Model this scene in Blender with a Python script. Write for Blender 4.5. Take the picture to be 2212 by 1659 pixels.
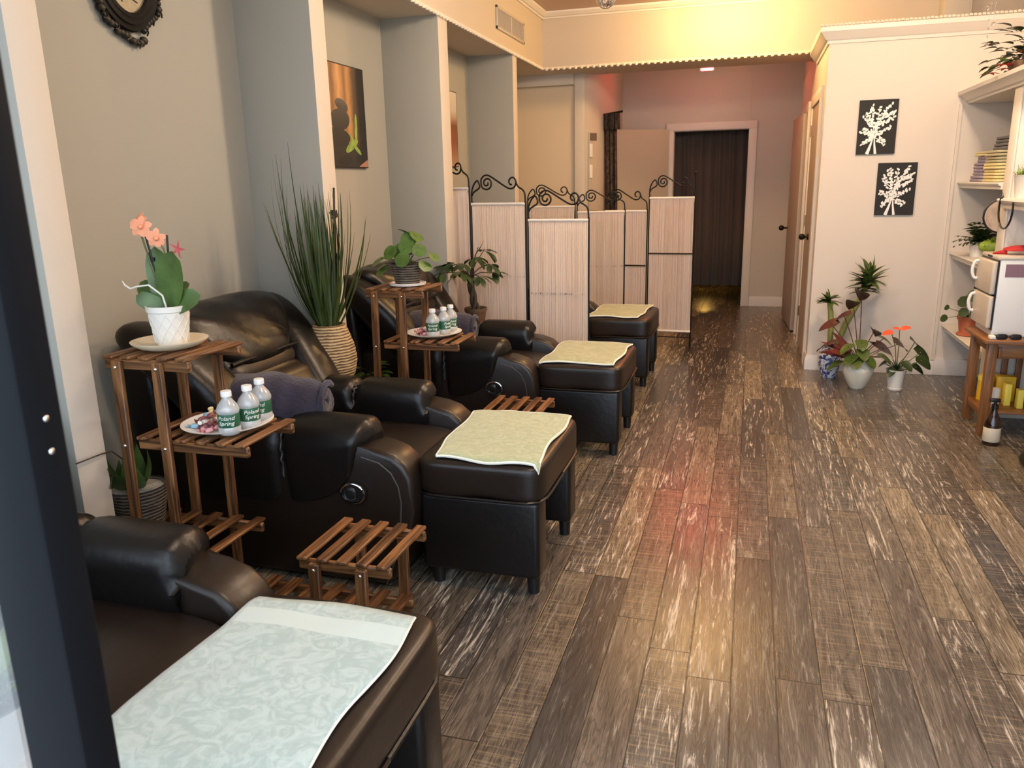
import bpy, bmesh, math, random
from mathutils import Vector, Matrix, Euler, noise
R = random.Random(7)
PI = math.pi
V = Vector
for o in list(bpy.data.objects):
    bpy.data.objects.remove(o, do_unlink=True)
SC = bpy.context.scene
COL = SC.collection

# ---------------------------------------------------------------- camera
YAW, PITCH, ROLL, FPX = -0.29319607, 0.24766454, -0.02179515, 1698.56643
CAM = V((0, 0, 1.45))
cam_d = bpy.data.cameras.new('camera')
cam = bpy.data.objects.new('camera', cam_d)
COL.objects.link(cam)
SC.camera = cam
cam_d.sensor_width = 36.0
cam_d.sensor_fit = 'HORIZONTAL'
cam_d.lens = 36.0 * FPX / 2212.0
cam_d.clip_start = 0.02
cam_d.dof.use_dof = True
cam_d.dof.focus_distance = 3.6
cam_d.dof.aperture_fstop = 9.0
cy, sy, cp, sp = math.cos(YAW), math.sin(YAW), math.cos(PITCH), math.sin(PITCH)
cr, sr = math.cos(ROLL), math.sin(ROLL)
f0, r0, u0 = V((sy, cy, 0)), V((cy, -sy, 0)), V((0, 0, 1))
fw, up1 = f0 * cp - u0 * sp, u0 * cp + f0 * sp
rt, upv = r0 * cr + up1 * sr, up1 * cr - r0 * sr
cam.matrix_world = Matrix(((rt.x, upv.x, -fw.x, CAM.x), (rt.y, upv.y, -fw.y, CAM.y), (rt.z, upv.z, -fw.z, CAM.z), (0, 0, 0, 1)))

# ---------------------------------------------------------------- world and lights
world = bpy.data.worlds.new('daylight')
SC.world = world
world.use_nodes = True
wn = world.node_tree.nodes
wn['Background'].inputs[0].default_value = (0.70, 0.84, 1.0, 1)
wn['Background'].inputs[1].default_value = 3.0
SC.view_settings.view_transform = 'Standard'
SC.view_settings.look = 'None'
SC.view_settings.exposure = 0.65
SC.view_settings.gamma = 1.0
SC.view_settings.use_curve_mapping = False
WARM = (1.0, 0.70, 0.40)
def lamp(name, loc, energy, color, radius=0.08, kind='POINT', size=0.3, rot=(0, 0, 0)):
    d = bpy.data.lights.new(name, kind)
    d.energy = energy
    d.color = color
    if kind == 'POINT':
        d.shadow_soft_size = radius
    elif kind == 'AREA':
        d.shape = 'DISK'
        d.size = size
    o = bpy.data.objects.new(name, d)
    o.location = loc
    o.rotation_euler = rot
    COL.objects.link(o)
    return o
# ceiling lamps of the room (each one has a globe built around it further down)
LAMPS = [((-0.28, 6.82, 2.86), 50, (1.0, 0.60, 0.22)), ((0.97, 4.5, 2.76), 72, (1.0, 0.77, 0.54)),
         ((-0.35, 4.0, 2.76), 46, (1.0, 0.78, 0.56)), ((0.1, 1.9, 2.76), 40, (1.0, 0.80, 0.60))]
for i, (p, e, c) in enumerate(LAMPS):
    lamp('ceiling_lamp_light', p, e, c, 0.075)
lamp('hall_fill_light', (-0.45, 9.0, 2.52), 2.5, (1.0, 0.72, 0.45), 0.06)  # added fill light, no lamp fixture in the hall

# ---------------------------------------------------------------- materials
def nodes_of(m):
    m.use_nodes = True
    nt = m.node_tree
    return nt, nt.nodes, nt.links, nt.nodes['Principled BSDF']
def mat(name, col, rough=0.6, metal=0.0, spec=0.5, bump=0.0, bscale=60.0, var=0.0, vscale=6.0, sheen=0.0, coat=0.0):
    m = bpy.data.materials.new(name)
    nt, n, l, b = nodes_of(m)
    b.inputs['Base Color'].default_value = (*col, 1)
    b.inputs['Roughness'].default_value = rough
    b.inputs['Metallic'].default_value = metal
    b.inputs['Specular IOR Level'].default_value = spec
    b.inputs['Sheen Weight'].default_value = sheen
    b.inputs['Coat Weight'].default_value = coat
    tc = n.new('ShaderNodeTexCoord')
    if bump:
        t = n.new('ShaderNodeTexNoise'); t.inputs['Scale'].default_value = bscale; t.inputs['Detail'].default_value = 4
        l.new(tc.outputs['Object'], t.inputs['Vector'])
        bp = n.new('ShaderNodeBump'); bp.inputs['Strength'].default_value = bump; bp.inputs['Distance'].default_value = 0.01
        l.new(t.outputs['Fac'], bp.inputs['Height']); l.new(bp.outputs['Normal'], b.inputs['Normal'])
    if var:
        t = n.new('ShaderNodeTexNoise'); t.inputs['Scale'].default_value = vscale; t.inputs['Detail'].default_value = 5
        l.new(tc.outputs['Object'], t.inputs['Vector'])
        r = n.new('ShaderNodeValToRGB')
        r.color_ramp.elements[0].position = 0.3; r.color_ramp.elements[1].position = 0.7
        r.color_ramp.elements[0].color = (*[c * (1 - var) for c in col], 1)
        r.color_ramp.elements[1].color = (*[min(1, c * (1 + var)) for c in col], 1)
        l.new(t.outputs['Fac'], r.inputs['Fac']); l.new(r.outputs['Color'], b.inputs['Base Color'])
    return m
def emit(name, col, s):
    m = bpy.data.materials.new(name)
    nt, n, l, b = nodes_of(m)
    b.inputs['Base Color'].default_value = (*col, 1)
    b.inputs['Emission Color'].default_value = (*col, 1)
    b.inputs['Emission Strength'].default_value = s
    return m
def wood(name, axis, c1, c2, rough=0.45, sc=1.0):
    m = bpy.data.materials.new(name)
    nt, n, l, b = nodes_of(m)
    tc = n.new('ShaderNodeTexCoord')
    mp = n.new('ShaderNodeMapping')
    s = [55 * sc, 55 * sc, 55 * sc]; s['xyz'.index(axis)] = 3.0 * sc
    mp.inputs['Scale'].default_value = s
    l.new(tc.outputs['Object'], mp.inputs['Vector'])
    t = n.new('ShaderNodeTexNoise'); t.inputs['Scale'].default_value = 1.0; t.inputs['Detail'].default_value = 4; t.inputs['Distortion'].default_value = 1.2
    l.new(mp.outputs['Vector'], t.inputs['Vector'])
    r = n.new('ShaderNodeValToRGB')
    r.color_ramp.elements[0].position = 0.36; r.color_ramp.elements[1].position = 0.66
    r.color_ramp.elements[0].color = (*c1, 1); r.color_ramp.elements[1].color = (*c2, 1)
    l.new(t.outputs['Fac'], r.inputs['Fac']); l.new(r.outputs['Color'], b.inputs['Base Color'])
    b.inputs['Roughness'].default_value = rough
    bp = n.new('ShaderNodeBump'); bp.inputs['Strength'].default_value = 0.15; bp.inputs['Distance'].default_value = 0.004
    l.new(t.outputs['Fac'], bp.inputs['Height']); l.new(bp.outputs['Normal'], b.inputs['Normal'])
    return m
def M(nt, op, a, b=None, c=None):
    nd = nt.nodes.new('ShaderNodeMath'); nd.operation = op
    for i, x in enumerate((a, b, c)):
        if x is None: continue
        if isinstance(x, (int, float)): nd.inputs[i].default_value = x
        else: nt.links.new(x, nd.inputs[i])
    return nd.outputs[0]
def floor_material():
    m = bpy.data.materials.new('weathered_plank_floor')
    nt, n, l, b = nodes_of(m)
    g = n.new('ShaderNodeNewGeometry')
    sx = n.new('ShaderNodeSeparateXYZ'); l.new(g.outputs['Position'], sx.inputs[0])
    X, Y = sx.outputs[0], sx.outputs[1]
    W, L = 0.1285, 1.22
    xs = M(nt, 'DIVIDE', M(nt, 'SUBTRACT', X, 0.27), W)
    row = M(nt, 'FLOOR', xs)
    fx = M(nt, 'SUBTRACT', xs, row)
    wr = n.new('ShaderNodeTexWhiteNoise'); wr.noise_dimensions = '1D'; l.new(row, wr.inputs['W'])
    ys = M(nt, 'ADD', M(nt, 'DIVIDE', Y, L), M(nt, 'MULTIPLY', wr.outputs['Value'], 7.3))
    cl = M(nt, 'FLOOR', ys)
    fy = M(nt, 'SUBTRACT', ys, cl)
    cx = n.new('ShaderNodeCombineXYZ'); l.new(row, cx.inputs[0]); l.new(cl, cx.inputs[1])
    wp = n.new('ShaderNodeTexWhiteNoise'); wp.noise_dimensions = '3D'; l.new(cx.outputs[0], wp.inputs['Vector'])
    pid = wp.outputs['Value']
    # base tone of each plank
    rp = n.new('ShaderNodeValToRGB'); e = rp.color_ramp.elements
    rp.color_ramp.interpolation = 'CONSTANT'
    tones = [(0, (0.105, 0.092, 0.080)), (0.16, (0.190, 0.150, 0.108)), (0.3, (0.130, 0.118, 0.106)), (0.45, (0.330, 0.262, 0.172)),
             (0.58, (0.072, 0.064, 0.060)), (0.68, (0.165, 0.134, 0.105)), (0.80, (0.140, 0.114, 0.092)), (0.92, (0.270, 0.220, 0.155))]
    e[0].position = 0; e[0].color = (*tones[0][1], 1); e[1].position = tones[1][0]; e[1].color = (*tones[1][1], 1)
    for p, c in tones[2:]:
        q = e.new(p); q.color = (*c, 1)
    l.new(pid, rp.inputs['Fac'])
    # grain
    po = M(nt, 'MULTIPLY', pid, 57.0)
    def noise_tex(kx, ky, detail, dist, off=0.0, rough=0.6):
        c = n.new('ShaderNodeCombineXYZ')
        l.new(M(nt, 'MULTIPLY', X, kx), c.inputs[0]); l.new(M(nt, 'MULTIPLY', Y, ky), c.inputs[1]); l.new(M(nt, 'ADD', po, off), c.inputs[2])
        t = n.new('ShaderNodeTexNoise'); t.inputs['Scale'].default_value = 1; t.inputs['Detail'].default_value = detail
        t.inputs['Roughness'].default_value = rough; t.inputs['Distortion'].default_value = dist
        l.new(c.outputs[0], t.inputs['Vector'])
        return t.outputs['Fac']
    fine = noise_tex(130, 7, 5, 1.5)
    rings = noise_tex(17, 1.6, 2, 0.9, 11.0)
    blot = noise_tex(22, 5.5, 5, 1.0, 23.0, 0.7)
    saw = noise_tex(6, 120, 2, 0.4, 31.0)
    wv = M(nt, 'SINE', M(nt, 'MULTIPLY', rings, 70.0))
    def mixc(fac, c1, c2, mode='MIX'):
        mx = n.new('ShaderNodeMix'); mx.data_type = 'RGBA'; mx.blend_type = mode
        if isinstance(fac, (int, float)): mx.inputs[0].default_value = fac
        else: l.new(fac, mx.inputs[0])
        for i, c in ((6, c1), (7, c2)):
            if isinstance(c, tuple): mx.inputs[i].default_value = (*c, 1)
            else: l.new(c, mx.inputs[i])
        return mx.outputs[2]
    def ss(x, lo, hi):
        mr = n.new('ShaderNodeMapRange'); mr.interpolation_type = 'SMOOTHSTEP'
        l.new(x, mr.inputs[0]); mr.inputs[1].default_value = lo; mr.inputs[2].default_value = hi
        return mr.outputs[0]
    c = rp.outputs['Color']
    sc_ = n.new('ShaderNodeSeparateColor'); l.new(wp.outputs['Color'], sc_.inputs[0])
    streaky, sawn = ss(sc_.outputs[1], 0.35, 0.75), M(nt, 'GREATER_THAN', sc_.outputs[2], 0.55)
    wide = noise_tex(9, 0.9, 4, 1.4, 41.0, 0.62)
    smear = noise_tex(34, 2.6, 6, 1.6, 53.0, 0.72)
    dirt = noise_tex(14, 3.0, 6, 0.8, 67.0, 0.75)
    c = mixc(M(nt, 'MULTIPLY', ss(wide, 0.36, 0.66), 0.55), c, (0.045, 0.037, 0.032))
    c = mixc(M(nt, 'MULTIPLY', ss(wv, 0.1, 0.95), 0.45), c, (0.038, 0.030, 0.025))
    c = mixc(M(nt, 'MULTIPLY', ss(fine, 0.53, 0.37), 0.65), c, (0.032, 0.025, 0.020))
    c = mixc(M(nt, 'MULTIPLY', M(nt, 'MULTIPLY', ss(saw, 0.48, 0.66), sawn), 0.38), c, (0.33, 0.25, 0.155))
    c = mixc(M(nt, 'MULTIPLY', M(nt, 'MULTIPLY', ss(smear, 0.51, 0.64), M(nt, 'ADD', 0.25, M(nt, 'MULTIPLY', streaky, 0.75))), ss(fine, 0.36, 0.56)), c, (0.60, 0.54, 0.45))
    c = mixc(M(nt, 'MULTIPLY', ss(dirt, 0.40, 0.29), 0.8), c, (0.026, 0.021, 0.018))
    c = mixc(M(nt, 'MULTIPLY', ss(blot, 0.66, 0.74), 0.7), c, (0.56, 0.49, 0.40))
    # seams
    dx = M(nt, 'MINIMUM', fx, M(nt, 'SUBTRACT', 1.0, fx))
    dy = M(nt, 'MINIMUM', fy, M(nt, 'SUBTRACT', 1.0, fy))
    seam = M(nt, 'MAXIMUM', ss(dx, 0.022, 0.008), ss(dy, 0.0026, 0.0012))
    c = mixc(M(nt, 'MULTIPLY', seam, 0.85), c, (0.018, 0.014, 0.011))
    l.new(c, b.inputs['Base Color'])
    rr = M(nt, 'ADD', 0.14, M(nt, 'MULTIPLY', smear, 0.22))
    l.new(rr, b.inputs['Roughness'])
    b.inputs['Specular IOR Level'].default_value = 0.5
    h = M(nt, 'SUBTRACT', M(nt, 'ADD', M(nt, 'MULTIPLY', fine, 0.5), M(nt, 'MULTIPLY', smear, 0.5)), M(nt, 'MULTIPLY', seam, 1.2))
    bp = n.new('ShaderNodeBump'); bp.inputs['Strength'].default_value = 0.22; bp.inputs['Distance'].default_value = 0.004
    l.new(h, bp.inputs['Height']); l.new(bp.outputs['Normal'], b.inputs['Normal'])
    return m
def towel_material(name, c1, c2, scale, band=None):
    m = bpy.data.materials.new(name)
    nt, n, l, b = nodes_of(m)
    tc = n.new('ShaderNodeTexCoord')
    t = n.new('ShaderNodeTexNoise'); t.inputs['Scale'].default_value = scale; t.inputs['Detail'].default_value = 6; t.inputs['Distortion'].default_value = 2.5
    l.new(tc.outputs['Object'], t.inputs['Vector'])
    r = n.new('ShaderNodeValToRGB'); r.color_ramp.elements[0].position = 0.40; r.color_ramp.elements[1].position = 0.62
    r.color_ramp.elements[0].color = (*c1, 1); r.color_ramp.elements[1].color = (*c2, 1)
    l.new(t.outputs['Fac'], r.inputs['Fac'])
    out = r.outputs['Color']
    if band:
        sx = n.new('ShaderNodeSeparateXYZ'); l.new(tc.outputs['Object'], sx.inputs[0])
        d = M(nt, 'ABSOLUTE', M(nt, 'SUBTRACT', sx.outputs[1], band[0]))
        mk = M(nt, 'LESS_THAN', d, band[1])
        mx = n.new('ShaderNodeMix'); mx.data_type = 'RGBA'; l.new(mk, mx.inputs[0]); l.new(out, mx.inputs[6]); mx.inputs[7].default_value = (*band[2], 1)
        out = mx.outputs[2]
    l.new(out, b.inputs['Base Color'])
    b.inputs['Roughness'].default_value = 0.95
    b.inputs['Sheen Weight'].default_value = 0.3
    f = n.new('ShaderNodeTexNoise'); f.inputs['Scale'].default_value = 260; f.inputs['Detail'].default_value = 2
    l.new(tc.outputs['Object'], f.inputs['Vector'])
    bp = n.new('ShaderNodeBump'); bp.inputs['Strength'].default_value = 0.35; bp.inputs['Distance'].default_value = 0.003
    l.new(M(nt, 'ADD', f.outputs['Fac'], M(nt, 'MULTIPLY', t.outputs['Fac'], 1.5)), bp.inputs['Height']); l.new(bp.outputs['Normal'], b.inputs['Normal'])
    return m
def woven(name, c1, c2, freq, axis=2, rough=0.85, bump=0.6):
    m = bpy.data.materials.new(name)
    nt, n, l, b = nodes_of(m)
    tc = n.new('ShaderNodeTexCoord')
    sx = n.new('ShaderNodeSeparateXYZ'); l.new(tc.outputs['Object'], sx.inputs[0])
    nz = n.new('ShaderNodeTexNoise'); nz.inputs['Scale'].default_value = 30; nz.inputs['Detail'].default_value = 3
    l.new(tc.outputs['Object'], nz.inputs['Vector'])
    w = M(nt, 'SINE', M(nt, 'ADD', M(nt, 'MULTIPLY', sx.outputs[axis], freq), M(nt, 'MULTIPLY', nz.outputs['Fac'], 5.0)))
    w = M(nt, 'ADD', M(nt, 'MULTIPLY', w, 0.35), M(nt, 'MULTIPLY', nz.outputs['Fac'], 1.0))
    r = n.new('ShaderNodeValToRGB'); r.color_ramp.elements[0].position = 0.25; r.color_ramp.elements[1].position = 0.7
    r.color_ramp.elements[0].color = (*c1, 1); r.color_ramp.elements[1].color = (*c2, 1)
    l.new(w, r.inputs['Fac']); l.new(r.outputs['Color'], b.inputs['Base Color'])
    b.inputs['Roughness'].default_value = rough
    bp = n.new('ShaderNodeBump'); bp.inputs['Strength'].default_value = bump; bp.inputs['Distance'].default_value = 0.006
    l.new(w, bp.inputs['Height']); l.new(bp.outputs['Normal'], b.inputs['Normal'])
    return m
def sheer(name, col, tr=0.5):
    m = bpy.data.materials.new(name)
    nt, n, l, b = nodes_of(m)
    b.inputs['Base Color'].default_value = (*col, 1); b.inputs['Roughness'].default_value = 0.9
    t = n.new('ShaderNodeBsdfTranslucent'); t.inputs[0].default_value = (*col, 1)
    tp = n.new('ShaderNodeBsdfTransparent')
    mx = n.new('ShaderNodeMixShader'); mx.inputs[0].default_value = tr
    m2 = n.new('ShaderNodeMixShader'); m2.inputs[0].default_value = 0.10
    l.new(b.outputs[0], mx.inputs[1]); l.new(t.outputs[0], mx.inputs[2])
    l.new(mx.outputs[0], m2.inputs[1]); l.new(tp.outputs[0], m2.inputs[2])
    l.new(m2.outputs[0], n['Material Output'].inputs[0])
    return m
def glass(name, col=(1, 1, 1), gl=0.12, rough=0.02):
    m = bpy.data.materials.new(name)
    nt, n, l, b = nodes_of(m)
    tp = n.new('ShaderNodeBsdfTransparent'); tp.inputs[0].default_value = (*col, 1)
    g = n.new('ShaderNodeBsdfGlossy'); g.inputs['Roughness'].default_value = rough
    lw = n.new('ShaderNodeLayerWeight'); lw.inputs[0].default_value = 0.35
    mx = n.new('ShaderNodeMixShader')
    l.new(M(nt, 'ADD', M(nt, 'MULTIPLY', lw.outputs['Fresnel'], 0.6), gl), mx.inputs[0])
    l.new(tp.outputs[0], mx.inputs[1]); l.new(g.outputs[0], mx.inputs[2])
    l.new(mx.outputs[0], n['Material Output'].inputs[0])
    return m
def gradient_print(name, stops, axis=0, dist=0.0):
    m = bpy.data.materials.new(name)
    nt, n, l, b = nodes_of(m)
    tc = n.new('ShaderNodeTexCoord')
    sx = n.new('ShaderNodeSeparateXYZ'); l.new(tc.outputs['Generated'], sx.inputs[0])
    nz = n.new('ShaderNodeTexNoise'); nz.inputs['Scale'].default_value = 6
    l.new(tc.outputs['Generated'], nz.inputs['Vector'])
    v = M(nt, 'ADD', sx.outputs[axis], M(nt, 'MULTIPLY', M(nt, 'SUBTRACT', nz.outputs['Fac'], 0.5), dist))
    r = n.new('ShaderNodeValToRGB'); e = r.color_ramp.elements
    e[0].position = stops[0][0]; e[0].color = (*stops[0][1], 1); e[1].position = stops[1][0]; e[1].color = (*stops[1][1], 1)
    for p, c in stops[2:]:
        q = e.new(p); q.color = (*c, 1)
    l.new(v, r.inputs['Fac']); l.new(r.outputs['Color'], b.inputs['Base Color'])
    b.inputs['Roughness'].default_value = 0.55
    return m

MT = {}
WALLC = (0.60, 0.545, 0.47)
MT['wall'] = mat('painted_wall', WALLC, 0.75, bump=0.04, bscale=120)
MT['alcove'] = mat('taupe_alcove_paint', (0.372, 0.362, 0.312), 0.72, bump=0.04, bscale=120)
MT['soffit'] = mat('painted_soffit', (0.62, 0.54, 0.44), 0.75, bump=0.03, bscale=120)
MT['blockwall'] = mat('cream_painted_wall', (0.70, 0.63, 0.55), 0.7, bump=0.03, bscale=120)
MT['hallwall'] = mat('hall_wall_paint', (0.56, 0.52, 0.45), 0.75)
MT['ceil'] = mat('ceiling_paint', (0.60, 0.46, 0.38), 0.8)
MT['trim'] = mat('white_trim_paint', (0.72, 0.67, 0.60), 0.45)
MT['door'] = mat('door_paint', (0.42, 0.35, 0.29), 0.45)
MT['doorleaf'] = mat('open_door_paint', (0.56, 0.50, 0.37), 0.5)
MT['base'] = mat('baseboard_paint', (0.66, 0.63, 0.60), 0.5)
MT['floor'] = floor_material()
MT['frame'] = mat('dark_metal_frame', (0.0045, 0.005, 0.0065), 0.6, 0.0, 0.10)
MT['glass'] = glass('window_glass')
MT['leather'] = mat('black_leather', (0.0065, 0.0052, 0.0048), 0.34, spec=0.38, bump=0.10, bscale=45)
MT['leather2'] = mat('lamp_warmed_leather', (0.0125, 0.0072, 0.0047), 0.36, spec=0.45, bump=0.07, bscale=40)  # black leather with brown lamp reflections put into the colour
MT['thread'] = mat('seam_thread', (0.06, 0.052, 0.047), 0.5)
MT['blackplastic'] = mat('black_plastic', (0.008, 0.008, 0.009), 0.35)
MT['chrome'] = mat('chrome', (0.75, 0.75, 0.76), 0.12, 1.0)
MT['steel'] = mat('bolt_steel', (0.8, 0.78, 0.74), 0.25, 1.0)
MT['iron'] = mat('black_wrought_iron', (0.008, 0.007, 0.006), 0.45, 0.4)
WC1, WC2 = (0.055, 0.020, 0.007), (0.285, 0.125, 0.042)
for a in 'xyz':
    MT['wood' + a] = wood('charred_pine_' + a, a, WC1, WC2)
    MT['oak' + a] = wood('amber_oak_' + a, a, (0.17, 0.066, 0.018), (0.31, 0.13, 0.040), 0.4)
MT['towel_sage'] = towel_material('sage_terry', (0.375, 0.42, 0.245), (0.46, 0.505, 0.325), 20)
MT['towel_sage2'] = towel_material('olive_sage_terry', (0.34, 0.355, 0.165), (0.43, 0.44, 0.25), 9)
MT['towel_teal'] = towel_material('pale_teal_terry', (0.365, 0.465, 0.445), (0.465, 0.57, 0.55), 22, (0.185, 0.032, (0.53, 0.635, 0.61)))
MT['hem'] = mat('white_hem', (0.82, 0.83, 0.74), 0.9)
MT['blanket'] = mat('grey_purple_plush', (0.030, 0.025, 0.042), 1.0, bump=0.5, bscale=90, var=0.45, vscale=12, sheen=0.22)
MT['fabric'] = sheer('pleated_pink_fabric', (0.93, 0.85, 0.77), 0.42)
MT['header'] = mat('fabric_header', (0.80, 0.74, 0.70), 0.9)
MT['leaf'] = mat('leaf_green', (0.062, 0.105, 0.018), 0.38, var=0.35, vscale=12)
MT['leafdark'] = mat('leaf_dark_green', (0.026, 0.050, 0.013), 0.40, var=0.3, vscale=12)
MT['leafgrass'] = mat('grass_blade_green', (0.045, 0.068, 0.014), 0.45, var=0.4, vscale=7)
MT['leaflime'] = mat('leaf_lime', (0.24, 0.36, 0.04), 0.5, var=0.3, vscale=10)
MT['leafred'] = mat('leaf_burgundy', (0.075, 0.020, 0.018), 0.4, var=0.3, vscale=10)
MT['leafcrimson'] = mat('leaf_crimson', (0.13, 0.02, 0.016), 0.45)
MT['leafpeperomia'] = mat('leaf_bright_green', (0.075, 0.15, 0.025), 0.4, var=0.3, vscale=20)
MT['stem'] = mat('green_stem', (0.10, 0.12, 0.03), 0.5)
MT['cane'] = mat('green_cane', (0.26, 0.27, 0.07), 0.45, var=0.3, vscale=9)
MT['bark'] = mat('brown_bark', (0.060, 0.042, 0.026), 0.8, bump=0.4, bscale=60)
MT['stake'] = mat('dark_stake', (0.012, 0.012, 0.011), 0.5)
MT['soil'] = mat('soil', (0.022, 0.016, 0.012), 0.95, bump=0.8, bscale=70)
MT['pebbles'] = mat('white_pebbles', (0.55, 0.52, 0.46), 0.8, bump=1.0, bscale=70)
MT['petal'] = mat('peach_petal', (0.80, 0.32, 0.17), 0.6)
MT['petalpink'] = mat('pink_petal', (0.55, 0.09, 0.09), 0.6)
MT['petalorange'] = mat('orange_spathe', (0.80, 0.10, 0.035), 0.35)
MT['petalred'] = mat('red_bract', (0.62, 0.03, 0.02), 0.5)
MT['ceramic'] = mat('white_ceramic', (0.80, 0.77, 0.70), 0.35)
MT['cream'] = mat('cream_glaze', (0.72, 0.70, 0.58), 0.3, coat=0.4)
MT['saucer'] = mat('beige_saucer', (0.70, 0.60, 0.42), 0.4)
MT['plate'] = mat('white_plate', (0.82, 0.80, 0.76), 0.3)
MT['platein'] = mat('speckled_plate_well', (0.62, 0.56, 0.44), 0.5, var=0.15, vscale=90)
MT['terracotta'] = mat('terracotta', (0.44, 0.125, 0.055), 0.75)
MT['brownpot'] = mat('brown_pot', (0.12, 0.068, 0.034), 0.6)
MT['whiteplastic'] = mat('white_plastic', (0.82, 0.82, 0.80), 0.3)
MT['warmplastic'] = mat('ivory_plastic', (0.60, 0.53, 0.44), 0.3)
def milky(name):
    m = glass(name, (0.90, 0.92, 0.92), 0.10, 0.12); nt = m.node_tree; n, l = nt.nodes, nt.links
    old = n['Material Output'].inputs[0].links[0].from_socket
    d = n.new('ShaderNodeBsdfDiffuse'); d.inputs[0].default_value = (0.86, 0.88, 0.88, 1)
    mx = n.new('ShaderNodeMixShader'); mx.inputs[0].default_value = 0.36
    l.new(old, mx.inputs[1]); l.new(d.outputs[0], mx.inputs[2]); l.new(mx.outputs[0], n['Material Output'].inputs[0])
    return m
MT['pet'] = milky('clear_bottle_plastic')
MT['leaforchid'] = mat('orchid_leaf_green', (0.070, 0.125, 0.030), 0.36, var=0.4, vscale=14)
MT['bluebrown'] = mat('amber_bottle', (0.022, 0.008, 0.004), 0.12, coat=0.5)
MT['greenlabel'] = mat('green_label', (0.015, 0.10, 0.045), 0.5)
MT['whiteink'] = mat('white_ink', (0.85, 0.85, 0.82), 0.6)
MT['paperlabel'] = mat('paper_label', (0.62, 0.55, 0.42), 0.7)
MT['black'] = mat('black_canvas', (0.012, 0.011, 0.010), 0.7)
MT['yellow'] = mat('yellow_packaging', (0.75, 0.46, 0.02), 0.5)
MT['lemon'] = mat('lemon_packaging', (0.80, 0.66, 0.10), 0.5)
MT['lavender'] = mat('lavender_terry', (0.34, 0.29, 0.36), 0.95, bump=0.4, bscale=160)
MT['yellowtowel'] = mat('yellow_terry', (0.70, 0.60, 0.30), 0.95, bump=0.4, bscale=160)
MT['greytowel'] = mat('grey_terry', (0.11, 0.11, 0.115), 0.95, bump=0.4, bscale=160)
MT['olivetowel'] = mat('olive_terry', (0.42, 0.38, 0.24), 0.95, bump=0.4, bscale=160)
MT['redcloth'] = mat('red_cloth', (0.42, 0.02, 0.022), 0.8, bump=0.3, bscale=60)
MT['purple'] = mat('mauve_sticker', (0.26, 0.15, 0.19), 0.5)
MT['wicker'] = woven('striped_rope_weave', (0.13, 0.068, 0.030), (0.52, 0.375, 0.195), 470)
MT['greybasket'] = woven('grey_ribbed_weave', (0.030, 0.024, 0.020), (0.20, 0.165, 0.125), 520)
MT['tanbasket'] = woven('tan_weave', (0.20, 0.12, 0.06), (0.46, 0.32, 0.17), 420)
MT['vase'] = None
MT['bead'] = mat('ivory_bead', (0.80, 0.72, 0.60), 0.4)
MT['ventmat'] = mat('vent_metal', (0.50, 0.44, 0.36), 0.5)
MT['ventdark'] = mat('vent_shade_and_screen', (0.14, 0.11, 0.09), 0.8)  # dark brown of the vent's painted shade and the wall panel screen
MT['crystal'] = glass('crystal_glass', (0.95, 0.95, 0.95), 0.25, 0.02)
MT['globe'] = emit('lamp_globe_glow', (1.0, 0.80, 0.55), 10.0)
MT['redled'] = emit('red_sign_glow', (1.0, 0.012, 0.015), 60.0)
MT['darkcurtain'] = mat('dark_brown_curtain', (0.085, 0.062, 0.050), 0.9, sheen=0.2)
MT['floral'] = mat('dark_floral_curtain', (0.05, 0.035, 0.026), 0.75, var=0.95, vscale=28)
MT['darkroom'] = mat('dark_room_paint', (0.10, 0.08, 0.065), 0.9)
MT['side'] = mat('sidewalk_concrete', (0.42, 0.41, 0.40), 0.9)
MT['candyA'] = mat('pink_wrapper', (0.70, 0.30, 0.30), 0.35)
MT['candyB'] = mat('gold_wrapper', (0.72, 0.56, 0.26), 0.35)
MT['candyC'] = mat('maroon_wrapper', (0.20, 0.055, 0.06), 0.35)
MT['candyD'] = mat('blue_wrapper', (0.25, 0.42, 0.52), 0.35)
MT['candyE'] = mat('pale_wrapper', (0.80, 0.72, 0.62), 0.35)
MT['greycushion'] = mat('green_cushion', (0.10, 0.17, 0.03), 0.9, bump=0.3)
MT['mesh'] = mat('fan_paper', (0.42, 0.33, 0.26), 0.8, var=0.3, vscale=20)

def vase_material():
    m = bpy.data.materials.new('blue_and_white_porcelain')
    nt, n, l, b = nodes_of(m)
    tc = n.new('ShaderNodeTexCoord')
    t = n.new('ShaderNodeTexNoise'); t.inputs['Scale'].default_value = 22; t.inputs['Detail'].default_value = 5; t.inputs['Distortion'].default_value = 2.2
    l.new(tc.outputs['Object'], t.inputs['Vector'])
    r = n.new('ShaderNodeValToRGB'); e = r.color_ramp.elements
    e[0].position = 0.44; e[0].color = (0.03, 0.055, 0.24, 1); e[1].position = 0.53; e[1].color = (0.68, 0.70, 0.72, 1)
    l.new(t.outputs['Fac'], r.inputs['Fac']); l.new(r.outputs['Color'], b.inputs['Base Color'])
    b.inputs['Roughness'].default_value = 0.15
    return m
MT['vase'] = vase_material()

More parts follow.
